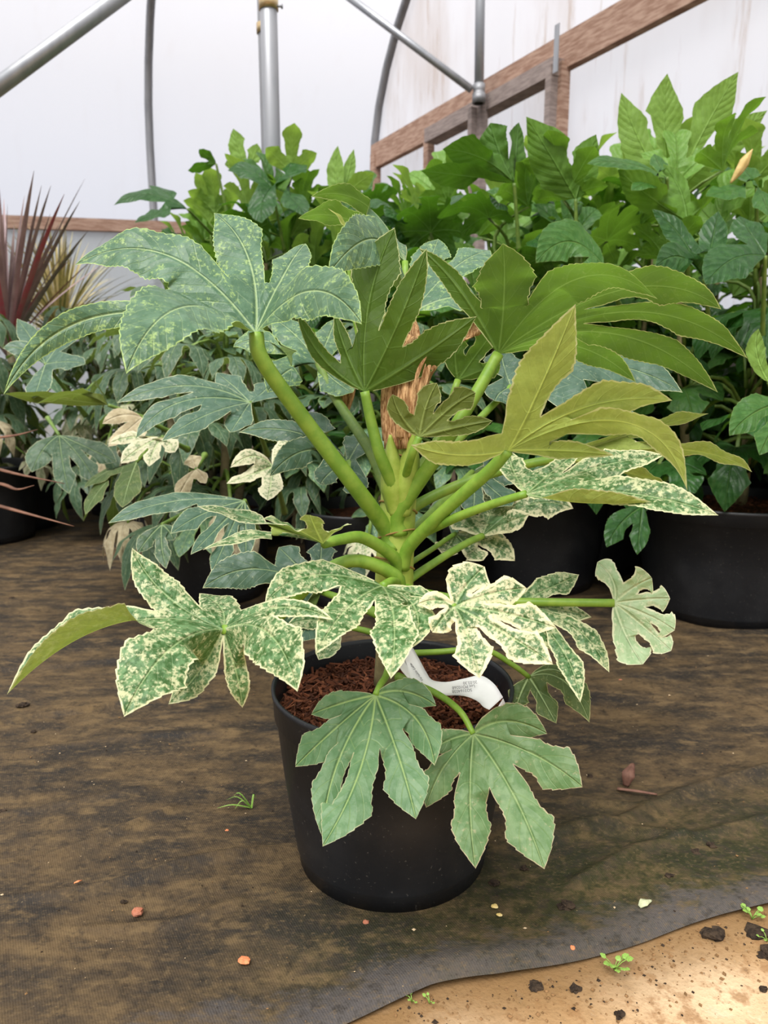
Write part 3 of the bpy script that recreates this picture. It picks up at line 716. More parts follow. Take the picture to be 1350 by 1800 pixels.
# one more leaf either side low down, in shade
L((830,830,1.0), (0,-.7,.7), [(930,850,.97, 880,828,.99, 26), (900,890,.93, 868,862,.96, 30), (830,905,.92, 834,868,.95, 28), (900,780,1.06, 868,800,1.03, 30)], M_GLAUC2, [sp_(712,960,.02), (770,890,.92)], sw=.46)
L((600,1100,.92), (-.1,-.6,.78), [(505,1098,.90, 552,1090,.91, 18), (560,1160,.88, 580,1130,.90, 22)], M_VAR, [(680,1120,.86), (640,1108,.89)], sw=.45, pr=(.005,.004))

# printed label looped round a petiole, tucked in at the rim
def ribbon(name, top, bot, mat, parent=None, n=36):
    a = spline([atZ(*q) for q in top], n); b = spline([atZ(*q) for q in bot], n); vs_, fs = [], []
    for i in range(n+1):
        for j in range(5): vs_.append(a[i].lerp(b[i], j/4))
    for i in range(n):
        for j in range(4):
            k = i*5+j; fs.append((k,k+5,k+6,k+1))
    o = mesh_obj(name, vs_, fs, mat, parent, loc=vs_[0]); m = o.modifiers.new('thick', 'SOLIDIFY'); m.thickness = .0005
    return o
plab = ribbon('plant_label', [(722,1133,.275),(736,1158,.262),(749,1182,.252),(760,1196,.248),(785,1199,.248),(815,1193,.250),(845,1188,.249),(868,1202,.246),(884,1226,.238)],
              [(709,1152,.275),(716,1172,.262),(722,1196,.254),(740,1212,.246),(772,1222,.238),(812,1223,.236),(838,1232,.234),(850,1243,.233),(860,1248,.232)], M_WHITE)
tag(plab, 'white plastic plant label looping across the bark chips, printed in small grey text', 'plant label')
ribbon('label_arm', [(708,1135,.28),(714,1152,.268),(719,1168,.26)], [(695,1160,.278),(705,1178,.266),(722,1198,.2535)], M_WHITE, plab, 8)
ribbon('label_tail', [(884,1228,.232),(889,1240,.215)], [(868,1254,.232),(880,1266,.215)], M_WHITE, plab, 4)
def words(txt, p, q, size, up):
    cu = bpy.data.curves.new('lettering', 'FONT'); cu.body = txt; cu.size = size; cu.extrude = .00005; cu.materials.append(M_INK)
    fo = bpy.data.objects.new('lettering', cu); me = bpy.data.meshes.new_from_object(fo); bpy.data.objects.remove(fo)
    o = bpy.data.objects.new('lettering', me); C.objects.link(o)
    x = (q-p).normalized(); z = x.cross(up).normalized(); y = z.cross(x)
    o.matrix_basis = Matrix.Translation(p + z*.0012) @ Matrix((x, y, z)).transposed().to_4x4()
    m = o.matrix_basis.copy(); o.parent = plab; o.matrix_local = world(plab).inverted() @ m
words('Variable Label', atZ(744,1198,.2505), atZ(725,1171,.2605), .0048, (atZ(728,1190,.255)-atZ(738,1180,.256)))
dn = (atZ(815,1225,.236)-atZ(815,1195,.250))
for t, a in (('SO3164038', (829,1211)), ('Lot PO10268', (834,1204)), ('20.03.30', (838,1197))):
    zz = .2442 + (1208-a[1])*.00042
    words(t, atZ(a[0], a[1], zz), atZ(a[0]-30, a[1]+2.5, zz-.0004), .0046, dn)
# ------------------------------------------------------------ rows of fatsias behind
def local_leaf(name, mat, seed, ang, lens, wd, sw, droop, cup, nl=14, nw=4, nh=2, **k):
    rn = random.Random(seed); lb = []
    for a, l in zip(ang, lens):
        a = math.radians(a + rn.uniform(-5,5)); l *= rn.uniform(.92,1.08); d = droop*rn.uniform(.6,1.4)
        dx, dy = math.sin(a), math.cos(a)
        lb.append((V((dx*l*(1-.25*d), dy*l*(1-.25*d), l*(cup-d))), V((dx*l*.5, dy*l*.5, l*(cup*.75-d*.12))), wd*l*rn.uniform(.85,1.15)))
    me = leaf_mesh(name, V((0,0,0)), lb, V((0,0,1)), sw=sw, nw=nw, nl=nl, nh=nh, teeth=7, rnd=rn, **k); me.materials.append(mat)
    return me
A7, L7 = (-125,-85,-42,0,42,85,125), (.09,.125,.15,.165,.15,.125,.09)
A5, L5 = (-95,-48,0,48,95), (.10,.14,.17,.14,.10)
A3, L3 = (-52,0,52), (.13,.17,.13)
GLV = [local_leaf('leaf', M_GREEN if i % 3 else M_GREENL, 20+i, *((A7, L7) if i % 2 else (A5, L5)), .30, .50, .25+.12*(i%3), .10, fold=.05, wav=.15) for i in range(6)]
GYV = [local_leaf('leaf', M_YOUNG if i % 2 else M_GREENL, 40+i, *((A3, L3) if i % 2 else (A5, L5)), .28, .42, .08, .45, fold=.25, wav=.12) for i in range(4)]
VLV = [local_leaf('leaf', M_BVAR if i % 3 else M_GLAUC, 60+i, *((A7, L7) if i % 2 else ((-110,-70,-33,0,33,70,110), (.10,.13,.16,.17,.16,.13,.10))), .19, .42, .35+.2*(i%3), .05, fold=-.03, wav=.12) for i in range(6)]
VCV = [local_leaf('leaf', M_BVARC if i else M_DEADL, 80+i, A7, [x*.75 for x in L7], .20, .42, .7, .0, wav=.15) for i in range(2)]
def unit_petiole(name, mat):
    pts = [V((.10*math.sin(i/6*math.pi), 0, i/6)) for i in range(7)]
    v, f = tube_geo([V((p.x*.6, p.y, p.z)) for p in pts], [1.0]*7, 6)
    me = bpy.data.meshes.new(name); me.from_pydata([(p.x, p.y, p.z) for p in v], [], f); return me
def pet_mesh(mat, r):                     # along +Z, one metre long, r thick
    pts = [V((.06*math.sin(i/6*math.pi), 0, i/6)) for i in range(7)]
    v, f = tube_geo(pts, [r*(1.3-.4*i/6) for i in range(7)], 6)
    me = bpy.data.meshes.new('petiole'); me.from_pydata([tuple(p) for p in v], [], f); me.materials.append(mat)
    me.polygons.foreach_set('use_smooth', [True]*len(me.polygons)); return me
PG, PVm = pet_mesh(M_PETD, .0045), pet_mesh(M_PETD, .0042)
def frame_mat(loc, fwd, up, sc):
    y = V(fwd).normalized(); z = (V(up) - y*V(up).dot(y)).normalized(); x = y.cross(z)
    return Matrix.Translation(loc) @ Matrix((x, y, z)).transposed().to_4x4() @ Matrix.Diagonal((sc, sc, sc, 1))
def put_leaf(root, me, pm, stem_p, base, fwd, up, sc):
    M = frame_mat(base, fwd, up, sc)
    o = bpy.data.objects.new('leaf', me); C.objects.link(o); o.parent = root; o.matrix_local = Matrix.Translation(-root.location) @ M
    d = base - stem_p; l = d.length
    q = d.to_track_quat('Z', 'X').to_matrix().to_4x4()
    Pm = Matrix.Translation(stem_p) @ q @ Matrix.Diagonal((1, 1, l, 1))
    p = bpy.data.objects.new('petiole', pm); C.objects.link(p); p.parent = o; p.matrix_local = M.inverted() @ Pm
    return o
def plant(name, x, y, H, r0, top, nst, lo, nleaf, kind, label, group, seed, spread=.25, soil=True):
    rn = random.Random(seed); c = V((x, y, .004)); root = empty(name, c)
    tag(root, label, 'potted plant', group)
    pot(root, c, H, r0, r0*.83)
    compost(root, c + V((0,0,H-.03)), r0*.955)
    if soil: chips(root, c + V((0,0,H-.03)), r0*.92, 500, seed)
    for k in range(nst):
        a = rn.uniform(0, 6.28); rr = r0*.4 if nst > 1 else .01
        f = c + V((rr*math.cos(a), rr*math.sin(a), H-.035)); ht = (top-H)*rn.uniform(.72,.9)
        tip = f + V((rr*.8*math.cos(a), rr*.8*math.sin(a), ht))
        tube('stem', [f, f.lerp(tip, .5)+V((rn.uniform(-.02,.02), rn.uniform(-.02,.02), 0)), tip], .012, .008, M_STEMB if kind == 'v' else M_STEMG, root, n=8, seg=8)
        n = nleaf//nst
        for i in range(n):
            t = i/(n-1); az = i*2.4 + rn.uniform(-.4,.4) + k*2
            zf = lo + (1-lo)*t
            sp = f.lerp(tip, max(.15, zf)); el = math.radians((-12 if kind == 'v' else 8) + (60 if kind == 'v' else 62)*t**1.3 + rn.uniform(-8,8))
            out = V((math.cos(az), math.sin(az), 0)); d = out*math.cos(el) + V((0,0,math.sin(el)))
            pl = spread*rn.uniform(.75,1.15)*(1-.35*t)
            base = sp + d*pl
            if kind == 'v':
                fw = out + V((0,0,-.35+.7*t+rn.uniform(-.2,.2))); up = V((0,0,1)) + out*.3*(1-t)
                me = VCV[rn.randrange(2)] if (t < .45 and rn.random() < .34) else rn.choice(VLV); sc = rn.uniform(.72,1.0)*(1-.15*t)
            else:
                young = t > .62
                fw = out + V((0,0,(1.0 if young else -.05)+rn.uniform(-.3,.3))); up = V((0,0,1)) - out*(.3 if young else -.15)
                me = rn.choice(GYV if young and rn.random() < .75 else GLV); sc = rn.uniform(.9,1.2)*(.85 if young else 1.05)
            put_leaf(root, me, PG if kind == 'g' else PVm, sp, base, fw, up, sc)
    return root
GN = 'green fatsias in pots behind'
G = [
 (.82,1.74,.275,.205,1.02,4,.06,52,'plain green fatsia in the big dark pot nearest on the right'),
 (.42,1.98,.27,.19,1.02,4,.06,56,'plain green fatsia in second pot, behind the right edge of the front plant'),
 (.02,2.28,.27,.19,1.06,4,.06,52,'plain green fatsia rising directly behind the front plant'),
 (-.38,2.62,.27,.19,1.12,4,.1,68,'plain green fatsia standing before the foot of the thick post'),
 (-.74,2.92,.27,.19,1.10,4,.1,68,'plain green fatsia ending the tall row towards the left plastic side'),
 (1.24,1.98,.27,.19,1.10,3,.05,46,'plain green fatsia at the right border, one pot back from the big dark pot'),
 (.82,2.30,.27,.19,1.12,4,.05,48,'plain green fatsia under the joining plate of the timber frame'),
 (.44,2.66,.27,.19,1.18,3,.05,44,'plain green fatsia below the thin pipe of the end wall'),
 (.04,3.0,.27,.19,1.22,3,.3,40,'plain green fatsia by the far corner of the tunnel'),
 (-.38,3.25,.27,.19,1.26,3,.3,38,'plain green fatsia just behind the thick post'),
 (1.2,2.55,.27,.19,1.22,3,.05,42,'plain green fatsia farthest right along the dirty plastic'),
 (1.62,2.25,.27,.19,1.15,3,.05,36,'plain green fatsia outermost right, half behind the border plant'),
 (.62,2.14,.27,.16,1.04,3,.05,44,'plain green fatsia squeezed between the second pot and the plate of the timber frame'),
 (1.02,2.62,.27,.18,1.12,3,.05,42,'plain green fatsia in the last rank, under the dirty plastic, beside the outermost one'),
 (.75,3.0,.27,.19,1.15,3,.05,36,'plain green fatsia against the timber end wall, behind the leaf with two holes'),
]
groots = [plant('green_fatsia', x, y, H, r, tp, ns, lo, nl, 'g', lb, GN, 100+i, spread=.25, soil=i < 1) for i, (x, y, H, r, tp, ns, lo, nl, lb) in enumerate(G)]
VN = 'variegated fatsias in pots behind'
Vs = [
 (-.44,1.86,.24,.15,.70,3,.06,50,'variegated fatsia with cream dying leaves, in the pot just left behind the front plant'),
 (-.84,2.60,.24,.15,.74,3,.12,46,'variegated fatsia second along the left row, hanging over bare mat'),
 (-1.36,2.50,.26,.17,.76,3,.12,42,'variegated fatsia in the dark pot at the left border'),
 (-.06,1.82,.24,.15,.70,2,.1,34,'variegated fatsia hidden mostly behind the front plant stem'),
 (-.60,2.26,.24,.15,.80,3,.15,46,'variegated fatsia in the second rank, below the slender hoop'),
 (-1.08,3.0,.24,.15,.84,3,.2,40,'variegated fatsia in the second rank, below the brown side rail'),
 (-1.72,2.85,.24,.15,.80,2,.2,30,'variegated fatsia at the far left beside the red cordyline'),
]
vroots = [plant('variegated_fatsia', x, y, H, r, tp, ns, lo, nl, 'v', lb, VN, 200+i, spread=.20, soil=False) for i, (x, y, H, r, tp, ns, lo, nl, lb) in enumerate(Vs)]

# leaves of the rows that the photograph shows one by one
g0, g1, g2, g3, g4 = groots[:5]
K = dict(nl=20, nw=5, nh=2, wav=.10)
def GL(root, base, nh, lobes, mat, stem=None, **k):
    kk = dict(K); kk.update(k); leaf(root, base, nh, lobes, mat, [stem] if stem else None, pr=(.006,.0045), pmat=M_PETD, **kk)
GL(groots[6], (1182,345,1.75), (0,.95,.2), [(1092,163,1.75, 1128,255,1.75, 34), (1173,129,1.72, 1168,235,1.74, 42), (1298,126,1.72, 1236,232,1.74, 44), (1349,194,1.74, 1268,262,1.74, 34)], M_YOUNG, (1180,480,1.85), sw=.24, fold=.1, sharp=1.0)
GL(g1, (1012,350,1.66), (0,.75,.6), [(925,205,1.62, 975,285,1.63, 42), (1048,236,1.66, 1030,290,1.66, 32)], M_GREENL, (1014,470,1.7), sw=.3, fold=.3)
GL(g1, (904,322,1.64), (0,.7,.7), [(778,262,1.58, 850,280,1.60, 40), (862,216,1.64, 876,262,1.64, 36), (912,215,1.70, 908,266,1.68, 26), (740,300,1.56, 820,310,1.6, 26)], M_GREEN, (912,440,1.7), sw=.42)
GL(g0, (1208,388,1.56), (0,.6,.8), [(1086,298,1.52, 1145,348,1.53, 34), (1166,288,1.58, 1196,335,1.57, 26), (1262,335,1.58, 1236,362,1.57, 28)], M_GREENL, (1210,500,1.65), sw=.4, fold=.2)
GL(g0, (1330,330,1.56), (0,-.6,.8), [(1240,345,1.5, 1288,335,1.53, 28), (1300,290,1.6, 1318,308,1.58, 24), (1352,380,1.5, 1345,355,1.53, 24)], M_GREENL, (1330,470,1.65), sw=.4)
GL(g1, (1172,312,1.56), (0,-.62,.78), [(1032,288,1.5, 1100,287,1.53, 24), (1110,335,1.48, 1140,320,1.52, 18), (1150,270,1.62, 1160,290,1.59, 16)], M_GREENL, (1176,420,1.65), sw=.4)
GL(g1, (1062,470,1.36), (0,-.75,.65), [(942,462,1.32, 1002,425,1.35, 44), (1010,500,1.28, 1035,480,1.32, 24)], M_GREENL, (1090,540,1.5), sw=.35)
GL(g0, (1238,490,1.40), (0,-.7,.7), [(1146,368,1.44, 1196,415,1.43, 24), (1263,371,1.46, 1252,425,1.43, 26), (1152,470,1.32, 1196,452,1.36, 28), (1300,440,1.42, 1272,458,1.41, 24)], M_GREEN, (1250,600,1.5), sw=.42)
GL(g0, (1345,450,1.40), (0,-.7,.7), [(1240,500,1.32, 1290,455,1.36, 40), (1300,380,1.46, 1320,410,1.43, 34)], M_GREEN, (1340,600,1.5), sw=.42)
GL(g0, (1385,710,1.22), (0,-.8,.6), [(1282,766,1.18, 1330,724,1.20, 34), (1335,800,1.16, 1358,755,1.19, 28)], M_GREENL, None, sw=.3)
GL(g0, (1352,672,1.22), (-.4,.9,.1), [(1334,578,1.22, 1330,622,1.22, 22), (1390,590,1.22, 1375,630,1.22, 24)], M_YOUNG, (1375,760,1.35), sw=.3)
GL(g0, (1130,890,1.5), (0,-.9,.4), [(1066,962,1.46, 1092,920,1.48, 22), (1120,975,1.46, 1125,930,1.48, 18)], M_GREEN, (1170,840,1.6), sw=.4)
GL(g3, (436,300,2.5), (0,.9,.3), [(410,226,2.5, 420,262,2.5, 19), (452,252,2.5, 446,275,2.5, 16), (395,290,2.5, 412,290,2.5, 12)], M_YOUNG, (440,400,2.55), sw=.3)
GL(g3, (330,368,2.3), (0,-.5,.86), [(200,361,2.25, 262,342,2.28, 20), (236,392,2.2, 285,372,2.25, 20), (262,326,2.4, 296,342,2.35, 16)], M_GREEN, (400,440,2.5), sw=.4)
GL(g3, (380,288,2.5), (0,.6,.8), [(350,262,2.46, 362,272,2.48, 12), (330,300,2.44, 352,292,2.47, 14)], M_GREEN, (400,380,2.55), sw=.3)
GL(g2, (598,350,2.2), (0,.85,.5), [(594,256,2.2, 590,305,2.2, 17), (658,304,2.15, 630,322,2.18, 18), (622,262,2.25, 612,305,2.22, 12)], M_YOUNG, (600,450,2.3), sw=.3)
GL(g2, (478,330,2.2), (0,-.5,.86), [(400,300,2.2, 440,300,2.2, 26), (460,392,2.1, 462,355,2.15, 26), (540,290,2.25, 510,300,2.22, 26), (536,380,2.1, 512,348,2.15, 24)], M_GREEN, (500,440,2.3), sw=.46)
M_BUDY = plain('leaf_yellowed', (.40,.28,.09), (.55,.42,.17), 40, .6, .3, .3)
strap('withered_leaf', [(1284,322,1.54),(1302,296,1.53),(1314,276,1.53),(1323,262,1.53)], [3,13,17,9,1], M_BUDY, g0, cup=.6, crumple=.25, n=16)
v0, v1, v2 = vroots[:3]
def VL(root, base, nh, lobes, mat, stem=None, **k):
    kk = dict(K); kk.update(k); leaf(root, base, nh, lobes, mat, [stem] if stem else None, pr=(.006,.0042), pmat=M_PETD, **kk)
VL(v0, (440,708,1.22), (0,-.6,.8), [(205,708,1.16, 330,678,1.19, 26), (238,772,1.12, 320,706,1.17, 24), (284,776,1.10, 362,730,1.15, 26), (405,760,1.14, 422,735,1.18, 24), (482,668,1.28, 462,690,1.25, 30), (380,655,1.28, 412,680,1.25, 28)], M_GLAUC2, (470,800,1.4), sw=.42)
VL(v0, (190,712,1.45), (0,.6,.8), [(8,692,1.38, 95,700,1.42, 20), (60,712,1.34, 130,692,1.40, 22), (168,672,1.5, 180,690,1.47, 20)], M_OLIVE, (270,740,1.5), sw=.4)
VL(v2, (104,765,1.72), (0,-.85,.5), [(56,830,1.66, 76,790,1.69, 24), (122,868,1.62, 110,812,1.67, 20), (170,850,1.64, 138,800,1.68, 22), (205,812,1.68, 156,788,1.70, 20)], M_BVAR, (84,735,1.8), sw=.5)
VL(v1, (240,812,1.55), (0,-.4,.9), [(150,905,1.48, 185,850,1.52, 24), (148,858,1.52, 190,828,1.54, 22), (215,892,1.47, 226,850,1.51, 24)], M_OLIVE, (270,780,1.65), sw=.45)
VL(v0, (285,768,1.30), (0,-.85,.5), [(212,815,1.26, 245,788,1.28, 18), (262,820,1.25, 270,792,1.28, 16), (308,795,1.27, 298,780,1.29, 16), (190,780,1.30, 232,768,1.30, 12)], M_BVARC, (330,790,1.4), sw=.42)
VL(v0, (345,825,1.30), (.2,-.95,.2), [(312,878,1.28, 326,850,1.29, 14), (362,850,1.28, 354,836,1.29, 10), (335,800,1.32, 340,812,1.31, 16)], M_DEADL, (360,800,1.4), sw=.5)
VL(v0, (250,735,1.36), (.0,-.9,.4), [(180,745,1.34, 215,730,1.35, 14), (190,785,1.32, 220,760,1.34, 14), (240,780,1.32, 246,758,1.34, 12)], M_DEADL, (300,760,1.42), sw=.45)
VL(v0, (430,880,1.16), (0,-.55,.83), [(190,920,1.10, 300,882,1.14, 24), (300,938,1.06, 360,902,1.11, 26), (335,975,1.04, 385,925,1.1, 20), (372,1008,1.04, 402,940,1.1, 22), (432,985,1.08, 432,930,1.12, 18)], M_GLAUC2, (450,930,1.3), sw=.42)
VL(v0, (285,922,1.32), (0,-.9,.4), [(242,972,1.28, 262,945,1.3, 16), (292,1000,1.26, 284,955,1.29, 16), (305,950,1.29, 298,935,1.30, 14)], M_BVAR, (330,900,1.4), sw=.45)
VL(v0, (480,820,1.12), (0,-.5,.86), [(405,822,1.08, 445,802,1.10, 16), (398,850,1.06, 440,835,1.09, 16), (470,880,1.05, 476,850,1.08, 22), (520,760,1.2, 500,790,1.16, 24)], M_BVARC, (500,900,1.3), sw=.42)
VL(v1, (80,640,1.5), (0,-.6,.8), [(5,612,1.48, 45,615,1.49, 18), (30,560,1.6, 58,600,1.55, 20), (140,560,1.6, 110,598,1.55, 22), (150,640,1.46, 118,636,1.48, 20), (60,700,1.4, 70,670,1.45, 22)], M_GLAUC2, (150,730,1.7), sw=.46)

# cordyline and yellow sedge, far left
def blade_plant(name, c, label, cat, n, length, w0, mats, seed, base_z, el=(35,85), droop=.3, potted=True):
    rn = random.Random(seed); root = empty(name, c); tag(root, label, cat)
    if potted:
        pot(root, c, .24, .14, .115); compost(root, c+V((0,0,.21)), .132)
        tube('stem', [c+V((0,0,.2)), c+V((.01,0,base_z))], .018, .014, M_STEMB, root, n=4, seg=8)
    for i in range(n):
        az = rn.uniform(0, 6.28); e = math.radians(rn.uniform(*el)); l = length*rn.uniform(.6,1.1)
        o = V((math.cos(az), math.sin(az), 0)); p0 = c + V((0,0,base_z-.06+rn.uniform(0,.08)))
        d = o*math.cos(e)+V((0,0,math.sin(e))); pts = []
        for k in range(9):
            t = k/8; pts.append(p0 + d*l*t + (o*.3 - V((0,0,1)))*droop*l*t*t*(1.2-math.sin(e)))
        vs_, fs = [], []
        for k, p in enumerate(pts):
            t = k/8; tg = (pts[min(k+1,8)]-pts[max(k-1,0)]).normalized(); s = tg.cross(V((0,0,1)))
            s = s.normalized() if s.length > .05 else V((1,0,0)); u = s.cross(tg)
            wd = w0*(.55+.9*t)*(1-t**2.2)+.0004
            vs_ += [p - s*wd + u*wd*.35, p, p + s*wd + u*wd*.35]
        for k in range(8):
            a = k*3; fs += [(a,a+1,a+4,a+3),(a+1,a+2,a+5,a+4)]
        mesh_obj('leaf', vs_, fs, rn.choice(mats), root, loc=p0)
    return root
M_RED = plain('cordyline_red', (.25,.165,.165), (.37,.26,.25), 20, .45, .4, .2, (1,1,.3))
M_REDB = plain('cordyline_brown', (.18,.12,.11), (.27,.19,.16), 20, .5, .4, .2, (1,1,.3))
M_PINK = plain('cordyline_pink', (.42,.07,.09), (.36,.12,.12), 20, .45, .4, .2)
M_STRAW = plain('sedge_straw', (.42,.34,.14), (.55,.46,.24), 30, .6, .3, .1)
M_STRAWB = plain('sedge_olive', (.30,.27,.10), (.42,.37,.16), 30, .6, .3, .1)
blade_plant('cordyline', V((-1.34,2.70,.004)), 'red brown cordyline with stiff strap leaves at the left border', 'potted plant', 64, .64, .012, [M_RED, M_RED, M_REDB, M_REDB, M_PINK], 5, .66, (45,88), .22)
blade_plant('sedge_clump', V((-1.34,3.15,.004)), 'straw yellow sedge clump behind the red cordyline', 'potted plant', 240, .50, .0045, [M_STRAW, M_STRAWB], 6, .72, (25,85), .6)
# dead cordyline straps hanging in from the left edge
M_DRYS = plain('strap_dry', (.09,.038,.02), (.17,.08,.045), 30, .6, .3, .2)
dc = empty('withered_cordyline', P(-70,800,1.55)); tag(dc, 'withered brown cordyline straps poking in low at the left edge', 'plant')
for a in ([(-70,800,1.55),(10,828,1.5),(113,850,1.46)], [(-70,840,1.55),(0,850,1.5),(30,860,1.48),(60,853,1.47)], [(-70,870,1.5),(20,895,1.46),(130,925,1.44)], [(-70,775,1.6),(20,766,1.58),(66,755,1.56)]):
    strap('leaf', a, [7,6,1.2], M_DRYS, dc, nrm=(0,-.6,.8), cup=.4, n=14, m=3)
dc2 = strap('stub', [(-80,790,1.55),(-66,800,1.55)], [4,3], M_DRYS, dc, n=3, m=2)
# ------------------------------------------------------------ litter on the mat and sand
M_PEB = plain('pebble_orange', (.55,.15,.06), (.65,.24,.10), 200, .7, .3, .3)
M_PEBR = plain('pebble_red', (.30,.10,.05), (.38,.15,.09), 200, .8, .3, .3)
M_CHIPY = plain('chip_yellow', (.62,.44,.14), (.70,.55,.25), 200, .7, .3, .3)
M_CLOD = plain('soil_clod', (.018,.012,.008), (.05,.033,.02), 150, .9, .2, .9, bd=.004)
M_WEED = plain('weed_green', (.14,.27,.035), (.24,.38,.08), 80, .5, .4, .1)
M_DRYB = plain('dry_leaf', (.10,.045,.03), (.18,.09,.06), 60, .7, .3, .5)
def lump(name, px, py, r, mat, label, cat, group, seed, flat=.6, Z=.004, rough=.35):
    rn = random.Random(seed); p = atZ(px, py, Z); vs_, fs = [], []
    nz = [V((rn.gauss(0,1),rn.gauss(0,1),rn.gauss(0,1))).normalized() for _ in range(5)]; am = [rn.uniform(-rough,rough) for _ in range(5)]
    nu, nv = 12, 7
    for i in range(nv+1):
        th = math.pi*i/nv
        for j in range(nu):
            a = 6.2832*j/nu; d = V((math.sin(th)*math.cos(a), math.sin(th)*math.sin(a), math.cos(th)))
            k = r*(1+sum(q*math.tanh(3*d.dot(n)) for q, n in zip(am, nz))*.5)
            k *= 1+rough*rn.uniform(-.4,.4) if 0 < i < nv else 1; vs_.append(p + V((d.x*k*1.2, d.y*k, d.z*k*flat + r*flat*.75)))
    for i in range(nv):
        for j in range(nu):
            a, b = i*nu+j, i*nu+(j+1)%nu; fs.append((a,a+nu,b+nu,b))
    o = mesh_obj(name, vs_, fs, mat, smooth=False, loc=p); tag(o, label, cat, group); return o
lump('pebble', 433,1690,.0042, M_PEB, 'bright orange pebble on the mat below the pot', 'pebble', 'pebbles on the mat', 1)
lump('pebble', 238,1606,.0052, M_PEBR, 'dull red brown pebble near a dark soil crumb', 'pebble', 'pebbles on the mat', 2)
lump('pebble', 397,1463,.0032, M_PEB, 'small orange pebble under the green grass sprig', 'pebble', 'pebbles on the mat', 3)
lump('pebble', 642,1623,.0028, M_PEBR, 'tiny pinkish pebble just below the pot base', 'pebble', 'pebbles on the mat', 4)
lump('pebble', 1091,1198,.0042, M_PEBR, 'red crumb on the mat under the far right pale leaf', 'pebble', 'pebbles on the mat', 5)
lump('pebble', 1007,1667,.0026, M_PEB, 'orange grain on the grey mat border', 'pebble', 'pebbles on the mat', 6)
lump('wood_chip', 871,1594,.0032, M_CHIPY, 'yellow chip right of the pot base, the flatter of a pair', 'chip', 'yellow chips by the pot', 7, .4)
lump('wood_chip', 879,1608,.0025, M_CHIPY, 'pale yellow chip right of the pot base, nearer the mat border', 'chip', 'yellow chips by the pot', 8, .4)
cl = [(40,1244,.011,'flat dark soil crumb at left below the long curled lobe'),(4,1434,.009,'black soil crumb at the left border'),(60,1288,.005,'small round black crumb under the mat crease'),
      (214,1588,.005,'upright dark crumb beside the dull red pebble'),(18,1052,.008,'dark crumb high on the mat at left'),(126,1222,.005,'crumb near the flat dark one at left, on the crease'),
      (1215,1500,.011,'broad soil crumb on the mat folds at right'),(1180,1540,.012,'dark clod at right on moss'),(1245,1488,.008,'crumb nearest the right fold'),
      (940,1735,.010,'dark soil clod on the sand beside the seedling'),(1010,1738,.008,'brown soil clod on the sand left below the mat border'),(1270,1650,.014,'large wet clod on sand at the right'),
      (1325,1640,.016,'largest wet clod at the right border of the sand'),(1345,1680,.014,'wet clod lowest at the right border of the sand'),(1088,1782,.007,'dark fleck lowest on the sand'),(1340,1742,.005,'dark fleck on the sand at the right border'),
      (920,1528,.007,'crumb beside the tip of the blotched leaf'),(873,1556,.008,'peaty crumb touching the right of the pot base'),(990,1592,.013,'flat patch of soil between moss and pot'),(1040,1365,.007,'crumb under the right hanging lobe')]
for k, (px, py, r, lb) in enumerate(cl):
    lump('soil_clod', px, py, r*.55, M_CLOD, lb, 'soil clod', 'soil crumbs on mat and sand', 30+k, .45, -.006 if py > 1630 else .003, .9)
# grass sprig
def sprig(name, px, py, blades, label, mat, Z=.004):
    c = atZ(px, py, Z); root = empty(name, c); tag(root, label, 'weed')
    for k, (dx, dy, h, wd) in enumerate(blades):
        e = c + V((dx, dy, 0)); m = c + V((dx*.55, dy*.55, h))
        pts = spline([c, m, e + V((0,0,h*.35))], 8); vs_, fs = [], []
        for i, p in enumerate(pts):
            t = (pts[min(i+1,8)]-pts[max(i-1,0)]).normalized(); s = t.cross(V((0,0,1)));  s = s.normalized() if s.length > .1 else V((1,0,0))
            ww = wd*(1-(i/8)**2)+.0002; vs_ += [p - s*ww, p + V((0,0,-ww*.5)), p + s*ww]
        for i in range(8):
            a = i*3; fs += [(a,a+1,a+4,a+3),(a+1,a+2,a+5,a+4)]
        mesh_obj('blade', vs_, fs, mat, root, loc=c)
sprig('grass_sprig', 442, 1420, [(-.045,-.004,.006,.0014),(-.03,.006,.02,.0013),(-.02,-.01,.014,.0012),(.004,.012,.016,.0012),(-.036,.012,.012,.001)], 'loose green grass sprig lying on the mat left of the pot', M_WEED)
def seedling(px, py, n, r, label, Z=-.004):
    c = atZ(px, py, Z); root = empty('weed_seedling', c); tag(root, label, 'weed', 'weed seedlings along the mat border'); rn = random.Random(px)
    for k in range(n):
        az = rn.uniform(0,6.28); rr = r*rn.uniform(.3,1); h = r*rn.uniform(.4,1.1)
        p = c + V((rr*math.cos(az), rr*math.sin(az), h))
        tube('stem', [c, c.lerp(p,.5)+V((0,0,.002)), p], .0005, .0004, M_WEED, root, n=3, seg=5)
        lm = local_seed.copy(); o = bpy.data.objects.new('leaf', local_seed); C.objects.link(o); o.parent = root
        o.matrix_local = Matrix.Translation(-c) @ frame_mat(p, (math.cos(az), math.sin(az), .3), (0,0,1), r*rn.uniform(.5,.8)*9)
sm_ = leaf_mesh('leaf', V((0,0,0)), [(V((0,.1,0)), V((0,.05,.01)), .045)], V((0,0,1)), sw=.2, nw=3, nl=6, nh=2, rnd=random.Random(3)); sm_.materials.append(M_WEED); local_seed = sm_
seedling(1080, 1706, 12, .012, 'green weed seedling sprouting from the sand just below the mat border')
seedling(1322, 1616, 9, .010, 'green weed seedling at the mat border near the right edge')
seedling(1348, 1655, 5, .008, 'green weed seedling among the wet clods at the right')
seedling(724, 1762, 4, .007, 'tiny yellow-green seedling at the mat border below the pot')
seedling(755, 1764, 3, .006, 'tiny seedling beside the yellow-green one below the pot')
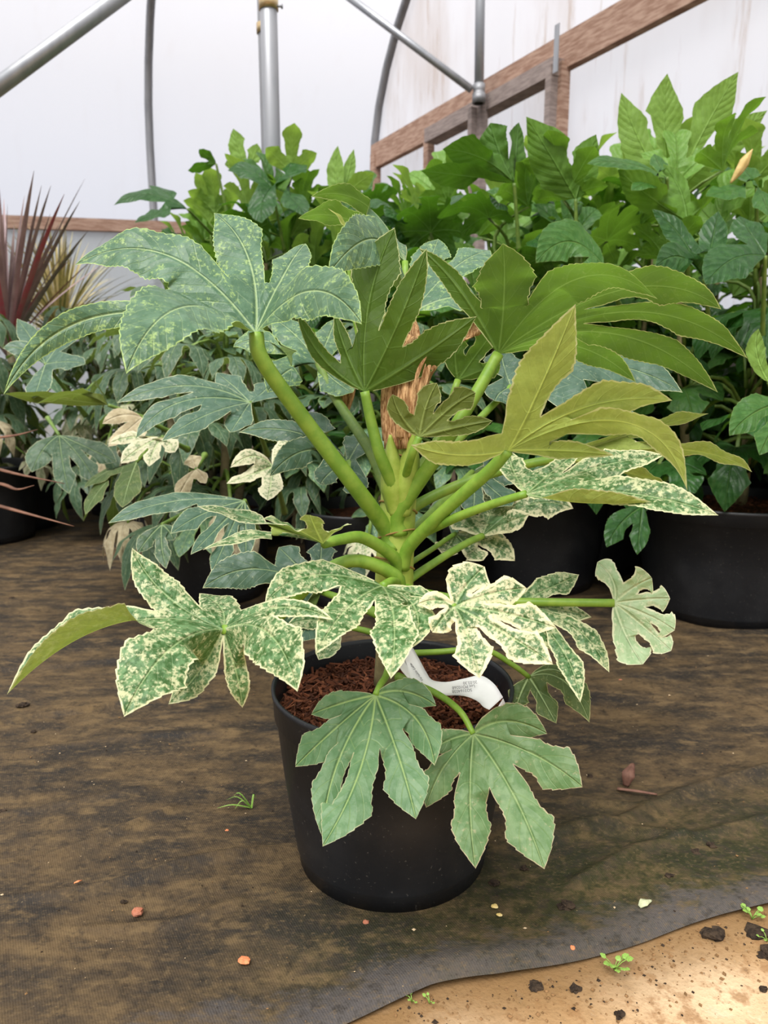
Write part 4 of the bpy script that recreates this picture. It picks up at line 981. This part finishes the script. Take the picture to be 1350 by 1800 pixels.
def scrap(name, pts, wd, mat, label, cat, seed):
    o = strap(name, pts, wd, mat, None, nrm=(0,-.2,1), cup=.3, crumple=.4, seed=seed, n=10, m=4); tag(o, label, cat); return o
def zg(px, py, Z=.008): 
    yc = (py-900)/F; return (px, py, (Z-CAMZ)/(-SP-yc*CP))
scrap('leaf_scrap', [zg(1124,1594,.006), zg(1132,1586,.010), zg(1145,1582,.007)], [3,8,2], M_PALE, 'curled pale green leaf scrap lying on the mat at right', 'leaf', 1)
scrap('dry_leaf', [zg(1100,1382,.006), zg(1105,1362,.022), zg(1113,1342,.03)], [6,14,4], M_DRYB, 'curled dry brown leaf standing on the mat at right', 'leaf', 2)
scrap('dry_stalk', [zg(1085,1386,.006), zg(1120,1390,.009), zg(1155,1396,.006)], [4,4,2], M_DRYB, 'thin dry stalk lying in front of the curled dry leaf', 'twig', 3)
scrap('leaf_scrap', [zg(794,1698,.007), zg(800,1700,.008), zg(806,1699,.007)], [1.5,2.5,1.5], M_WHITE, 'tiny white scrap on the grey mat border below the pot', 'scrap', 4)
scrap('bark_sliver', [zg(130,1552,.006), zg(137,1549,.008), zg(144,1547,.006)], [1.5,2.6,1], M_PEB, 'orange bark sliver on the mat fold at left', 'chip', 5)

# loose grit along the mat border and over the mat: nobody could count it
def grit(name, n, seed, pick, r0, r1, label, mats):
    rn = random.Random(seed); vs_, fs, mi = [], [], []
    for _ in range(n):
        x, y, z = pick(rn); r = rn.uniform(r0, r1)*rn.choice((.6,.6,1,1.4)); b = len(vs_)
        for d in ((1,0,0),(0,1,0),(-1,0,0),(0,-1,0),(0,0,.8),(0,0,-.6)):
            vs_.append((x+d[0]*r*rn.uniform(.6,1.4), y+d[1]*r*rn.uniform(.6,1.4), z+r*.3+d[2]*r*rn.uniform(.5,1)))
        m = rn.randrange(len(mats))
        for f in ((0,1,4),(1,2,4),(2,3,4),(3,0,4),(1,0,5),(2,1,5),(3,2,5),(0,3,5)): fs.append(tuple(b+q for q in f)); mi.append(m)
    o = mesh_obj(name, vs_, fs, None, smooth=False)
    for m in mats: o.data.materials.append(m)
    o.data.polygons.foreach_set('material_index', mi); tag(o, label, 'grit', None, 'stuff')
M_GB = plain('grit_brown', (.12,.065,.025), (.25,.14,.06), 200, .9, .2, .3)
M_GP = plain('grit_pale', (.42,.30,.17), (.52,.40,.25), 200, .9, .2, .3)
def on_sand(rn):
    x = rn.uniform(-.1, .8); e = float(edge_y(x)); return x, e - .004 - abs(rn.gauss(0, .045)), -.006
grit('sand_grit', 1500, 11, on_sand, .0005, .0019, 'brown and dark soil grit strewn on the sand along the mat border', [M_CLOD, M_GB, M_GB, M_GB])
def on_mat(rn):
    x = rn.uniform(-.9, .9); e = float(edge_y(x)); return x, e + rn.uniform(.01, .75), .0045
grit('mat_grit', 1400, 12, on_mat, .0005, .0014, 'fine pale and dark grit scattered over the brown stained mat', [M_CLOD, M_CLOD, M_GP, M_GB, M_GB])
